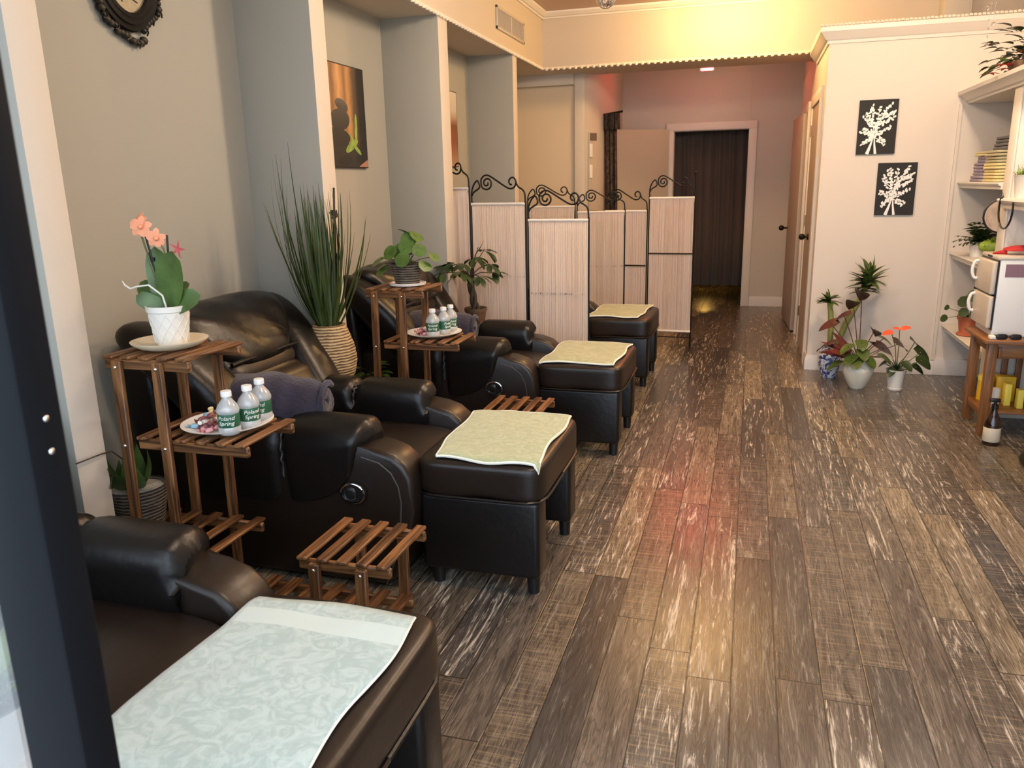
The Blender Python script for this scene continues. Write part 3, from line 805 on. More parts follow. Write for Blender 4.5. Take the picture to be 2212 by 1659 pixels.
def make_towel(label, ci, corners, m, seed, hemr=0.0055):
    cx, cyy = OC[ci]
    t = thing('towel', label, 'towel', (cx, cyy, 0), 0, 'towels spread over the footrest ottomans')
    c00, c10, c11, c01 = [V((x, y)) for x, y in corners]
    def top(x, y):
        u = min(0.985, abs((x - cx) / 0.238)); v = min(0.985, abs((y - cyy) / 0.328))
        s = max(0.0, 1 - u ** 9 - v ** 9) ** (1 / 9)
        return 0.437 + 0.072 * s
    N = 26; bm = B(); g = []; rnd = random.Random(seed); ph = [rnd.random() * 6 for _ in range(4)]
    for i in range(N + 1):
        row = []
        for j in range(N + 1):
            u, v = i / N, j / N
            p = c00 * (1 - u) * (1 - v) + c10 * u * (1 - v) + c11 * u * v + c01 * (1 - u) * v
            ed = (min(u, 1 - u, v, 1 - v) < 0.02)
            off = V((0.008 * math.sin(v * 9 + ph[0]) * (abs(u - .5) > .45), 0.008 * math.sin(u * 8 + ph[1]) * (abs(v - .5) > .45)))
            p = p + off
            z = max(top(p.x, p.y) + 0.004, 0.446)
            z += 0.0035 * (1 + noise.noise(V((p.x * 9 + seed, p.y * 9, 0)))) + 0.004 * max(0, math.sin(u * 7 + v * 4 + ph[2])) * math.sin(PI * v)
            row.append(bm.verts.new(V((p.x - cx, p.y - cyy, z))))
        g.append(row)
    for i in range(N):
        for j in range(N): bm.faces.new((g[i][j], g[i + 1][j], g[i + 1][j + 1], g[i][j + 1]))
    edge = [g[i][0].co.copy() for i in range(N + 1)] + [g[N][j].co.copy() for j in range(1, N + 1)] + [g[i][N].co.copy() for i in range(N - 1, -1, -1)] + [g[0][j].co.copy() for j in range(N - 1, -1, -1)]
    o = obj('cloth', bm, m, t, 60)
    sd = o.modifiers.new('thickness', 'SOLIDIFY'); sd.thickness = 0.006; sd.offset = 1
    bm = B(); tube(bm, [e + V((0, 0, 0.002)) for e in edge], hemr, 6, False); obj('hem', bm, 'hem', t)
    return t
make_towel('pale teal floral towel spread over the ottoman in the foreground', 0, [(-1.085, 0.86), (-0.660, 0.875), (-0.668, 1.452), (-1.082, 1.445)], 'towel_teal', 3, 0.0035)
make_towel('light sage towel on the ottoman beside the nearer wooden slatted stool', 1, [(-1.046, 2.475), (-0.668, 2.470), (-0.672, 3.082), (-1.095, 3.10)], 'towel_sage', 4)
make_towel('sage green towel on the ottoman in front of the pleated screen', 2, [(-1.06, 4.06), (-0.655, 4.06), (-0.640, 4.62), (-1.05, 4.655)], 'towel_sage2', 5)
make_towel('olive sage towel on the farthest ottoman, past the first folding screen', 3, [(-1.10, 5.60), (-0.73, 5.585), (-0.70, 6.16), (-1.08, 6.19)], 'towel_sage2', 6)

# rolled plush blankets on two seats
def make_blanket(label, loc, L, rz, seed):
    t = thing('rolled_blanket', label, 'blanket', loc, rz, 'rolled plush blankets on the seats')
    bm = B(); rnd = random.Random(seed); ox = rnd.random() * 9
    n, mseg = 34, 30; rings = []
    for i in range(mseg + 1):
        u = i / mseg * 2 - 1
        r = 0.108 * (1 - abs(u) ** 7 * 0.55) * (1 + 0.12 * math.sin(u * 4 + ox))
        ring = []
        for k in range(n):
            a = 2 * PI * k / n
            rr = r * (1 + 0.10 * noise.noise(V((math.cos(a) * 1.6 + ox, math.sin(a) * 1.6, u * 3.2))) + 0.07 * math.sin(a * 3 + u * 3.5) * (0.3 + abs(u)))
            ring.append(bm.verts.new(V((u * L / 2 , math.cos(a) * rr * 1.15, max(0.0, 0.078 + math.sin(a) * rr * 0.95)))))
        rings.append(ring)
    for a, b in zip(rings, rings[1:]):
        for k in range(n): bm.faces.new((a[k], a[(k + 1) % n], b[(k + 1) % n], b[k]))
    for ring, s in ((rings[0], -1), (rings[-1], 1)):
        c = bm.verts.new(V((s * L / 2 * 0.93, 0.012, 0.085)))
        for k in range(n): bm.faces.new((ring[k], ring[(k + 1) % n], c) if s > 0 else (ring[(k + 1) % n], ring[k], c))
    b = obj('roll', bm, 'blanket', t, 80)
    bm = B()   # the coiled fold that shows on the end
    pts = []
    for k in range(40):
        a = k * 0.36; r = 0.082 - 0.0017 * k
        pts.append((L / 2 * (0.93 + 0.05 * (1 - k / 40)), math.cos(a + 0.7) * r * 1.05, 0.08 + math.sin(a + 0.7) * r * 0.88))
    tube(bm, pts, [0.011 + 0.003 * math.sin(k) for k in range(40)], 7); obj('coiled_end', bm, 'blanket', t, 80)
    return t
make_blanket('grey purple plush blanket rolled up on the recliner behind the orchid stand', (-1.795, 2.535, 0.580), 0.56, math.radians(12), 1)
make_blanket('grey purple plush blanket rolled up behind the farther snack tray', (-1.70, 4.15, 0.580), 0.46, math.radians(8), 2)

# ================================================================ WOODEN STANDS AND STOOLS
def rails(bm, x0, x1, z, ys, h=0.034, t=0.018):
    for y in ys: box(bm, x0, x1, y - t / 2, y + t / 2, z - h, z, 0.004, 1)
def make_stand(label):
    t = thing('plant_stand', label, 'plant stand', (-1.75, 1.94, 0), 0, 'slatted wooden plant stands beside the recliners')
    yn, yf = 0.012, 0.262
    LEGX = (-0.115, 0.035)
    for y, dy in ((yn, -0.018), (yf, 0.018)):
        for x in LEGX:
            bm = B(); x2 = x + (-0.022 if x < 0 else -0.012)
            bar(bm, (x2, y + dy, 0), (x, y + dy, 0.948), 0.030 if False else 0.018, 0.036, (1, 0, 0)); lg = obj('leg', bm, 'woodz', t)
            bm = B()
            for z in (0.928, 0.672, 0.30):
                sphere(bm, (x + (x2 - x) * (1 - z / 0.948), y + dy * 1.55, z), 0.0065, 8, (1, 0.7, 1))
            obj('bolt', bm, 'steel', lg)
    def tier(name, x0, x1, z, n):
        for yy in (yn, yf):
            bm = B(); rails(bm, x0, x1, z, (yy,)); obj('rail', bm, 'woodx', t)
        for k in range(n):
            bm = B(); xc = x0 + 0.022 + (x1 - x0 - 0.044) * k / (n - 1)
            box(bm, xc - 0.019, xc + 0.019, -0.008, 0.285, z, z + 0.011, 0.003, 1); obj('slat', bm, 'woody', t)
    tier('top_tier', -0.172, 0.142, 0.952, 5)
    tier('middle_tier', -0.085, 0.318, 0.692, 6)
    tier('bottom_tier', -0.50, 0.16, 0.318, 8)
    return t
st = make_stand('three tier wooden plant stand with white potted orchid on top, nearest the front')
dup(st, (-1.665, 3.56, 0), 'three tier wooden plant stand with round leaved plant in grey basket on top')
def make_stool(label, tiers=True):
    t = thing('slatted_stool', label, 'stool', (-1.115, 1.90, 0), 0, 'low slatted wooden stools between the recliners')
    for yy in (0.012, 0.272):
        bm = B(); rails(bm, -0.15, 0.155, 0.366, (yy,)); obj('rail', bm, 'woodx', t)
        bm = B(); rails(bm, -0.46, 0.10, 0.115, (yy,)); obj('rail', bm, 'woodx', t)
    for k in range(5):
        bm = B(); xc = -0.132 + 0.264 * k / 4; box(bm, xc - 0.018, xc + 0.018, -0.008, 0.295, 0.366, 0.378, 0.003, 1); obj('slat', bm, 'woody', t)
    for y, dy in ((0.012, -0.018), (0.272, 0.018)):
        for x in (-0.09, 0.065):
            bm = B(); bar(bm, (x - 0.008, y + dy, 0), (x, y + dy, 0.36), 0.018, 0.036, (1, 0, 0)); lg = obj('leg', bm, 'woodz', t)
            bm = B(); sphere(bm, (x, y + dy * 1.55, 0.342), 0.0065, 8, (1, 0.7, 1)); obj('bolt', bm, 'steel', lg)
    for k in range(7):
        bm = B(); xc = -0.43 + 0.50 * k / 6; box(bm, xc - 0.020, xc + 0.020, -0.008, 0.295, 0.115, 0.127, 0.003, 1); obj('slat', bm, 'woody', t)
    return t
so = make_stool('low slatted wooden stool beside the pale teal towel, nearest the front')
dup(so, (-1.075, 3.53, 0), 'low slatted wooden stool peeking over the light sage towel')

# ================================================================ SNACK TRAYS
def make_plate(label, loc):
    t = thing('serving_plate', label, 'plate', loc, 0, 'round white snack plates on the stands')
    bm = B(); lathe(bm, [(0, 0), (0.085, 0), (0.105, 0.004), (0.142, 0.016), (0.146, 0.020), (0.140, 0.020), (0.108, 0.010), (0.0, 0.008)], 40); pl = obj('rim', bm, 'plate', t)
    bm = B(); cyl(bm, (0, 0, 0), 0.106, 0.0082, 0.0098, 40); obj('well', bm, 'platein', t)
    return t
P1, P2 = (-1.608, 2.098, 0.703), (-1.548, 3.745, 0.703)
make_plate('white plate of sweets and water bottles on the stand below the orchid', P1)
make_plate('white plate of sweets and water bottles under the grey basket plant', P2)
def make_bottle(label, loc, rz):
    t = thing('water_bottle', label, 'water bottle', loc, rz, 'small water bottles on the snack plates')
    bm = B(); lathe(bm, [(0, 0), (0.026, 0), (0.030, 0.004), (0.030, 0.022), (0.0285, 0.025), (0.0285, 0.068), (0.0305, 0.072), (0.0305, 0.080), (0.026, 0.093), (0.016, 0.108), (0.0115, 0.115), (0.0115, 0.124), (0, 0.124)], 24)
    obj('bottle_body', bm, 'pet', t, 60)
    bm = B(); lathe(bm, [(0.0289, 0.026), (0.0294, 0.027), (0.0294, 0.067), (0.0289, 0.068)], 28); lb = obj('label', bm, 'greenlabel', t)
    bm = text_bm('Poland', 0.0175); b2 = text_bm('Spring', 0.0175)
    for v in bm.verts: v.co.y += 0.008
    for v in b2.verts: v.co.y -= 0.008
    me = bpy.data.meshes.new('lettering'); b2.to_mesh(me); b2.free(); bm.from_mesh(me); bpy.data.meshes.remove(me)
    for v in bm.verts:
        a = v.co.x / 0.0296 - PI / 2; r = 0.0296 + v.co.z
        v.co = V((math.cos(a) * r, math.sin(a) * r, 0.048 + v.co.y))
    obj('lettering', bm, 'whiteink', lb)
    bm = B(); lathe(bm, [(0, 0.138), (0.0135, 0.138), (0.0145, 0.135), (0.0145, 0.121), (0.0135, 0.120), (0, 0.120)], 24); obj('cap', bm, 'whiteplastic', t, 30)
    for c in t.children:
        c.scale = (1.14, 1.14, 1.0)
    return t
bt = make_bottle('front water bottle of three on the plate below the orchid', (-1.533, 2.005, 0.713), 0.35)
dup(bt, (-1.512, 2.082, 0.713), 'middle water bottle of three on the plate below the orchid', 0.9)
dup(bt, (-1.525, 2.168, 0.713), 'rearmost water bottle of three on the plate below the orchid', 0.1)
dup(bt, (-1.523, 3.672, 0.713), 'front water bottle on the plate under the grey basket plant', 0.3)
dup(bt, (-1.490, 3.742, 0.713), 'middle water bottle on the plate under the grey basket plant', 1.2)
dup(bt, (-1.482, 3.822, 0.713), 'rearmost water bottle on the plate under the grey basket plant', 0.5)
def make_candy(label, loc, m, rz):
    bm = B(); puff(bm, (0, 0, 0.008), (0.013, 0.009, 0.008), 3, 4)
    for s in (-1, 1):
        vs = [bm.verts.new((s * 0.011, 0, 0.008))] + [bm.verts.new((s * 0.023, 0.010 * math.cos(k * PI / 4), 0.009 + 0.008 * math.sin(k * PI / 4))) for k in range(8)]
        for k in range(8): bm.faces.new((vs[0], vs[1 + k], vs[1 + (k + 1) % 8]))
    o = obj('wrapped_candy', bm, m, None, 60, loc); o.rotation_euler = (R.uniform(-.5, .5), R.uniform(-.4, .4), rz)
    return tag(o, label, 'candy', 'wrapped candies on the snack plates')
CN = {'candyA': 'pink wrapped', 'candyB': 'gold wrapped', 'candyC': 'maroon wrapped', 'candyD': 'blue wrapped', 'candyE': 'pale wrapped'}
heap1 = [(-0.100, 0.015, 0, 'candyD'), (-0.070, -0.075, 0, 'candyD'), (-0.045, -0.060, 0, 'candyC'), (-0.020, -0.090, 0, 'candyA'), (0.010, -0.105, 0, 'candyA'), (-0.075, -0.030, 0, 'candyB'), (-0.050, -0.015, 0, 'candyB'),
         (-0.015, -0.055, 0, 'candyC'), (0.015, -0.065, 0, 'candyA'), (-0.025, -0.020, 0, 'candyE'), (0.005, -0.030, 0, 'candyC'), (-0.060, 0.020, 0, 'candyB'), (-0.030, 0.015, 0, 'candyE'),
         (-0.060, -0.045, 1, 'candyC'), (-0.030, -0.072, 1, 'candyE'), (-0.002, -0.080, 1, 'candyC'), (-0.035, -0.030, 1, 'candyB'), (-0.008, -0.042, 1, 'candyE'), (-0.055, -0.005, 1, 'candyB'), (-0.020, -0.050, 2, 'candyC'), (-0.042, -0.020, 2, 'candyB')]
for (dx, dy, lv, m) in heap1:
    make_candy(CN[m] + ' candy in the heap on the plate below the orchid', (P1[0] + dx, P1[1] + dy, P1[2] + 0.0105 + lv * 0.016), m, R.uniform(0, 6))
heap2 = [(-0.075, -0.035, 0, 'candyA'), (-0.045, -0.050, 0, 'candyC'), (-0.020, -0.070, 0, 'candyA'), (-0.055, -0.005, 0, 'candyE'), (-0.030, -0.025, 0, 'candyA'), (-0.005, -0.035, 0, 'candyB'), (-0.040, -0.030, 1, 'candyA'), (-0.018, -0.045, 1, 'candyE'), (-0.055, -0.025, 1, 'candyA')]
for (dx, dy, lv, m) in heap2:
    make_candy(CN[m] + ' candy on the plate under the grey basket plant', (P2[0] + dx, P2[1] + dy, P2[2] + 0.0105 + lv * 0.016), m, R.uniform(0, 6))

# ================================================================ POTTED PLANTS ON THE STANDS
def pot(t, prof, m, soil_z, soil_r, soilm='soil', name='pot', n=32, wob=None):
    bm = B(); lathe(bm, prof, n, (0, 0, 0), wob); p = obj(name, bm, m, t, 45)
    bm = B(); cyl(bm, (0, 0, 0), soil_r, soil_z - 0.01, soil_z, 20); obj('soil', bm, soilm, t)
    return p
# white orchid on its saucer
bm = B(); lathe(bm, [(0, 0), (0.075, 0), (0.095, 0.006), (0.116, 0.020), (0.119, 0.026), (0.112, 0.026), (0.088, 0.012), (0, 0.010)], 40)
tag(obj('saucer', bm, 'saucer', None, 45, (-1.785, 2.085, 0.964)), 'beige saucer under the white orchid pot', 'saucer')
t = thing('potted_orchid', 'peach flowering orchid in white quilted pot on the nearest stand', 'orchid', (-1.775, 2.085, 0.976))
PP = [(0, 0), (0.045, 0), (0.048, 0.004), (0.062, 0.105), (0.066, 0.108), (0.068, 0.126), (0.062, 0.126), (0.058, 0.112), (0, 0.112)]
p = pot(t, PP, 'ceramic', 0.115, 0.058)
bm = B()
for k in range(12):
    for s in (-1, 1):
        pts = []
        for i in range(9):
            z = 0.008 + 0.092 * i / 8; r = 0.0492 + 0.0133 * (z / 0.105); a = 2 * PI * k / 12 + s * i * 0.131
            pts.append((math.cos(a) * r, math.sin(a) * r, z))
        tube(bm, pts, 0.0013, 4, False)
obj('quilted_pattern', bm, 'ceramic', p)
bm = B()
for d, L, W, bend in (((-0.16, 0.02, 1), 0.200, 0.082, 0.10), ((0.30, -0.06, 1), 0.195, 0.105, -0.10), ((0.85, -0.25, 0.42), 0.125, 0.072, 0.5), ((-0.75, -0.15, 0.75), 0.130, 0.062, 0.5), ((0.1, 0.6, 0.8), 0.12, 0.06, 0.4), ((-0.5, -0.4, 0.35), 0.10, 0.055, 0.5)):
    leaf(bm, (d[0] * 0.015, 0, 0.113), d, (0.12, -1, 0.35), L, W, bend, 9, lambda u: roundprof(u) ** 0.8, 0.10)
obj('leaves', bm, 'leaforchid', t, 80)
for a, b in (((-0.008, 0, 0.11), (-0.060, 0.01, 0.352)), ((0.012, 0.005, 0.11), (0.022, 0.010, 0.345))):
    bm = B(); tube(bm, [a, b], 0.0035, 6); m_ = V(a).lerp(V(b), 0.66); box(bm, m_.x - 0.010, m_.x + 0.010, m_.y - 0.006, m_.y + 0.006, m_.z - 0.006, m_.z + 0.006, 0.002); obj('stake', bm, 'stake', t)
bm = B()
tube(bm, [(-0.008, 0, 0.11), (-0.04, 0.0, 0.24), (-0.066, 0.0, 0.345), (-0.060, -0.002, 0.372)], 0.003, 6)
tube(bm, [(0.010, 0, 0.11), (0.022, 0.0, 0.25), (0.012, 0.0, 0.30), (-0.008, 0, 0.345), (-0.035, 0, 0.362), (-0.058, 0, 0.372)], 0.0026, 6)
tube(bm, [(0.020, 0, 0.25), (0.032, 0.0, 0.285), (0.058, 0, 0.298), (0.066, 0, 0.302)], 0.0024, 6)
obj('flower_stem', bm, 'stem', t)
def orchid_flower(bm, c, r, face, seed):
    rd = random.Random(seed); f = V(face).normalized(); a0 = f.orthogonal().normalized(); b0 = f.cross(a0)
    for k in range(5):
        a = 2 * PI * k / 5 + rd.random() * 0.2; d = (a0 * math.cos(a) + b0 * math.sin(a) + f * 0.25).normalized()
        leaf(bm, c, d, f, r, r * (1.0 if k in (1, 4) else 0.62), 0.5, 5, roundprof, 0.05)
bm = B(); orchid_flower(bm, (-0.055, -0.010, 0.372), 0.036, (0.4, -1, 0.2), 1); orchid_flower(bm, (-0.066, 0.004, 0.390), 0.032, (-0.3, -1, 0.5), 2)
sphere(bm, (-0.052, -0.016, 0.372), 0.008, 8); obj('flower', bm, 'petal', t, 80)
bm = B(); orchid_flower(bm, (-0.004, -0.008, 0.338), 0.032, (0.6, -1, 0.0), 3); sphere(bm, (0.0, -0.014, 0.336), 0.008, 8); obj('flower', bm, 'petal', t, 80)
bm = B()
for k in range(5):
    a = 2 * PI * k / 5; d = V((math.cos(a), -0.3, math.sin(a))); leaf(bm, (0.068, -0.002, 0.302), d, (0, -1, 0), 0.030, 0.010, 0.2, 4, lanceprof)
obj('flower', bm, 'petalpink', t, 80)
bm = B(); tube(bm, [(0.012, -0.02, 0.113), (0.010, -0.03, 0.16), (-0.02, -0.05, 0.195), (-0.06, -0.055, 0.19), (-0.09, -0.05, 0.182), (-0.115, -0.045, 0.192), (-0.128, -0.04, 0.205)], [0.0035, 0.003, 0.003, 0.003, 0.0035, 0.003, 0.0015], 7)
obj('aerial_root', bm, 'ceramic', t)
# second orchid in grey basket on the bottom tier
t = thing('potted_orchid', 'flowerless orchid in grey ribbed basket on the bottom tier of the nearest stand', 'orchid', (-1.968, 2.052, 0.331))
pot(t, [(0, 0), (0.066, 0), (0.072, 0.004), (0.090, 0.10), (0.097, 0.150), (0.092, 0.152), (0.084, 0.135), (0, 0.135)], 'greybasket', 0.14, 0.086, 'pebbles', 'basket')
bm = B()
for az, el, L, W, bend in ((-1.35, 0.45, 0.20, 0.070, 0.8), (-1.0, 0.65, 0.17, 0.06, 0.8), (-2.2, 0.9, 0.16, 0.06, 0.5), (2.5, 0.75, 0.15, 0.060, 0.6), (-1.6, 0.9, 0.13, 0.06, 0.7), (0.2, 0.8, 0.15, 0.045, 0.8), (0.9, 1.0, 0.14, 0.05, 0.5), (-2.4, 0.7, 0.14, 0.06, 0.9), (-0.6, 0.5, 0.12, 0.05, 0.9), (1.8, 1.2, 0.15, 0.055, 0.3)):
    d = dirv(az, el); leaf(bm, (math.cos(az) * 0.015 - 0.01, math.sin(az) * 0.015, 0.138), d, -d.cross(V((-math.sin(az), math.cos(az), 0))), L, W, bend, 8, lanceprof, 0.12)
obj('leaves', bm, 'leaforchid', t, 80)
bm = B()
tube(bm, [(0, 0, 0.13), (0.005, -0.03, 0.24), (0.035, -0.12, 0.315), (0.076, -0.20, 0.338), (0.075, -0.30, 0.340)], 0.0026, 6)
tube(bm, [(-0.01, 0, 0.13), (-0.01, -0.06, 0.19), (0.03, -0.13, 0.235), (0.078, -0.19, 0.285)], 0.0024, 6); tube(bm, [(0.03, -0.13, 0.235), (0.085, -0.20, 0.222)], 0.002, 6)
tube(bm, [(0.01, 0, 0.13), (-0.02, 0.0, 0.25), (-0.035, 0.0, 0.29)], 0.0024, 6)
obj('flower_stem', bm, 'bark', t)
# round leaved plant in basket on the second stand
S2 = (-1.668, 3.715)
bm = B(); lathe(bm, [(0, 0), (0.07, 0), (0.092, 0.004), (0.094, 0.014), (0.088, 0.016), (0.082, 0.008), (0, 0.008)], 36)
tag(obj('saucer', bm, 'plate', None, 45, (*S2, 0.964)), 'white saucer under the grey basket plant', 'saucer')
t = thing('potted_plant', 'bright green round leaved plant in grey basket atop the farther stand', 'plant', (*S2, 0.9725))
pot(t, [(0, 0), (0.058, 0), (0.062, 0.004), (0.080, 0.098), (0.083, 0.102), (0.078, 0.102), (0.074, 0.09), (0, 0.09)], 'greybasket', 0.094, 0.075, 'soil', 'basket')
bm = B(); b2 = B()
rd = random.Random(12)
for az, el, h, rr in ((0.2, 1.2, 0.16, 0.04), (1.5, 1.5, 0.17, 0.036), (-1.3, 1.0, 0.11, 0.044), (-0.7, 0.55, 0.15, 0.036), (0.1, 0.3, 0.155, 0.034), (-2.2, 0.6, 0.12, 0.042), (3.1, 0.25, 0.15, 0.046), (2.9, 0.05, 0.14, 0.042), (-1.9, 0.9, 0.09, 0.046), (2.4, 1.0, 0.12, 0.042), (0.8, 0.8, 0.12, 0.040), (-1.0, 1.35, 0.13, 0.042), (-2.9, -0.1, 0.12, 0.040), (-1.5, 0.3, 0.10, 0.040), (-0.3, 0.0, 0.12, 0.036), (1.9, 0.5, 0.12, 0.04)):
    e = V((0, 0, 0.09)) + dirv(az, el) * h; tube(b2, [(0, 0, 0.09), V((0, 0, 0.09)).lerp(e, 0.5) + V((0, 0, 0.012)), e], 0.002, 5)
    f = (dirv(az, 0.3) + V((0.2, -0.7, 0.8))).normalized(); d = f.orthogonal(); leaf(bm, e - d * rr, d, f, rr * 2, rr * 2, 0.25, 7, roundprof, 0.05)
obj('leaves', bm, 'leafpeperomia', t, 80); obj('stems', b2, 'stem', t)
# pothos on the bottom tier of the second stand
t = thing('potted_plant', 'small leafy plant in tan woven pot beside the large striped basket', 'plant', (-1.905, 3.70, 0.331))
pot(t, [(0, 0), (0.072, 0), (0.076, 0.004), (0.088, 0.125), (0.082, 0.127), (0.078, 0.11), (0, 0.11)], 'tanbasket', 0.117, 0.08, 'soil', 'woven_pot')
bm = B(); rd = random.Random(3)
for k in range(30):
    az = rd.uniform(0, 2 * PI); el = rd.uniform(0.1, 1.3); b0 = V((math.cos(az) * 0.035, math.sin(az) * 0.035, 0.115 + rd.uniform(0, 0.09) * math.sin(el)))
    d = dirv(az, el * 0.6 - 0.15); leaf(bm, b0, d, (0, 0, 1), rd.uniform(0.07, 0.10), rd.uniform(0.045, 0.06), 0.8, 6, heart, 0.1)
obj('leaves', bm, 'leafpeperomia', t, 80)
# tall grass plant in striped rope basket
t = thing('grass_plant', 'tall spiky grass plant in large striped rope basket against a wall pier', 'grass plant', (-1.872, 3.243, 0.5355))
def rope(a, z): return 0.012 * math.sin(z * 210 + a * 1.0) + 0.006 * math.sin(z * 97 + a * 2)
prof = [(0, 0), (0.072, 0)] + [(0.078 + 0.044 * math.sin(PI * min(1, (z / 0.30)) ** 0.9) , z) for z in [0.010 * k for k in range(1, 31)]] + [(0.066, 0.302), (0.060, 0.29), (0, 0.28)]
pot(t, prof, 'wicker', 0.285, 0.06, 'soil', 'rope_basket', 40, rope)
bm = B(); rd = random.Random(21)
for k in range(120):
    az = rd.uniform(0, 2 * PI); sp = abs(rd.gauss(0, 0.28)); el = PI / 2 - sp - 0.05
    if math.sin(az) > 0.0 and math.cos(az) < 0.3: el = max(el, PI / 2 - 0.34)
    L = rd.uniform(0.36, 0.70) * (1 - 0.2 * sp); d = dirv(az, el); side = V((-math.sin(az), math.cos(az), 0)); b0 = V((math.cos(az) * rd.uniform(0, 0.05), math.sin(az) * rd.uniform(0, 0.045), 0.28))
    bend = rd.uniform(0.02, 0.22) + sp * rd.uniform(0.2, 0.9)
    leaf(bm, b0, d, d.cross(side) * -1 if rd.random() < .5 else d.cross(side) * -1, L, rd.uniform(0.013, 0.022), bend, 7, lambda u: (1 - u) ** 0.6 if u > 0.15 else 0.7 + 2 * u, 0.25, rd.uniform(-0.8, 0.8))
for az, el, L, bend in ((-2.4, 0.9, 0.55, 0.9), (-2.7, 1.0, 0.70, 0.6), (-2.2, 1.1, 0.72, 0.5), (-2.5, 0.75, 0.50, 1.1), (-2.8, 1.15, 0.78, 0.4), (-0.4, 1.1, 0.6, 0.5), (0.1, 1.15, 0.62, 0.6), (-0.9, 1.0, 0.6, 0.7), (-2.9, 0.95, 0.62, 0.75), (-3.0, 1.1, 0.66, 0.55), (-2.75, 0.8, 0.45, 1.0), (-2.6, 1.1, 0.7, 0.5), (-2.0, 0.95, 0.62, 0.75), (-1.75, 1.0, 0.66, 0.55), (-1.6, 0.85, 0.5, 1.0), (-1.85, 1.15, 0.8, 0.35), (-1.5, 1.2, 0.84, 0.3), (-1.9, 1.05, 0.78, 0.6)):
    d = dirv(az, el); side = V((-math.sin(az), math.cos(az), 0)); leaf(bm, (-0.02, -0.03, 0.29), d, -d.cross(side), L, 0.011, bend, 10, lambda u: (1 - u) ** 0.6, 0.2)
obj('grass_blades', bm, 'leafgrass', t, 80)
bm = B(); tube(bm, [(0.03, 0.02, 0.29), (0.045, 0.03, 0.62), (0.06, 0.04, 0.92)], 0.005, 6)
for s in (-1, 1):
    leaf(bm, (0.056, 0.034, 0.80), (0, s, 0.3), (1, 0, 0), 0.04, 0.035, 0.2, 4, roundprof); leaf(bm, (0.056, 0.034, 0.80), (0, s, -0.5), (1, 0, 0), 0.028, 0.022, 0.2, 4, roundprof)
obj('butterfly_pick', bm, 'stake', t)
t = thing('plant_pedestal', 'low slatted rack holding up the large striped rope basket', 'pedestal', (-1.872, 3.243, 0))
bm = B(); box(bm, -0.105, 0.105, -0.105, 0.105, 0.515, 0.535, 0.004); obj('top', bm, 'woodx', t)
for sx in (-1, 1):
    for s_ in (-1, 1):
        bm = B(); box(bm, sx * 0.085 - 0.013, sx * 0.085 + 0.013, s_ * 0.085 - 0.013, s_ * 0.085 + 0.013, 0, 0.515, 0.003); obj('leg', bm, 'woodz', t)
# money tree behind the third recliner, on a low wooden pedestal
t = thing('plant_pedestal', 'plain wooden pedestal under the braided money tree, behind the recliner', 'pedestal', (-1.70, 4.86, 0))
bm = B(); box(bm, -0.11, 0.11, -0.10, 0.10, 0.545, 0.565, 0.004); obj('top', bm, 'woodx', t)
for sx in (-1, 1):
    for s_ in (-1, 1):
        bm = B(); box(bm, sx * 0.085 - 0.015, sx * 0.085 + 0.015, s_ * 0.075 - 0.015, s_ * 0.075 + 0.015, 0, 0.545, 0.003); obj('leg', bm, 'woodz', t)
t = thing('money_tree', 'dark leaved braided money tree in brown pot before the folding screen', 'plant', (-1.705, 4.86, 0.5655))
pot(t, [(0, 0), (0.055, 0), (0.068, 0.085), (0.074, 0.085), (0.076, 0.108), (0.068, 0.108), (0.064, 0.09), (0, 0.09)], 'brownpot', 0.095, 0.064)
bm = B()
for k in range(3):
    tube(bm, [(math.cos(2 * PI * k / 3 + i * 0.42) * (0.020 - 0.0008 * i) - 0.003 * i, math.sin(2 * PI * k / 3 + i * 0.42) * (0.020 - 0.0008 * i), 0.09 + 0.017 * i) for i in range(14)], 0.012, 7)
obj('braided_trunk', bm, 'bark', t)
bm = B(); b2 = B(); rd = random.Random(8)
for az, el, h in ((-1.6, 0.3, 0.15), (0.0, 0.55, 0.16), (3.0, 0.4, 0.17), (1.6, 0.8, 0.15), (-0.8, 0.1, 0.14), (2.2, 0.15, 0.16), (-2.5, 0.2, 0.18), (0.9, 0.95, 0.20), (-1.9, 0.9, 0.12), (-0.3, 1.2, 0.14), (0.35, 0.15, 0.15), (-2.9, 0.7, 0.14)):
    c0 = V((-0.035, 0, 0.31)); e = c0 + dirv(az, el) * h; tube(b2, [c0, c0.lerp(e, 0.5) + V((0, 0, 0.015)), e], 0.003, 5)
    for k in range(5):
        a2 = az + (k - 2) * 0.62; d = dirv(a2, rd.uniform(-0.45, 0.25)); leaf(bm, e, d, (0, 0, 1), rd.uniform(0.09, 0.13), rd.uniform(0.036, 0.048), 0.7, 7, obovate, 0.12)
tube(b2, [(-0.035, 0, 0.31), (0.0, 0.0, 0.42), (0.03, 0.0, 0.50)], 0.003, 5); leaf(bm, (0.0, 0, 0.44), (0.75, 0, 0.7), (-0.6, 0, 0.7), 0.13, 0.026, -0.4, 6, lanceprof)
obj('leaves', bm, 'leafdark', t, 80); obj('branches', b2, 'bark', t)
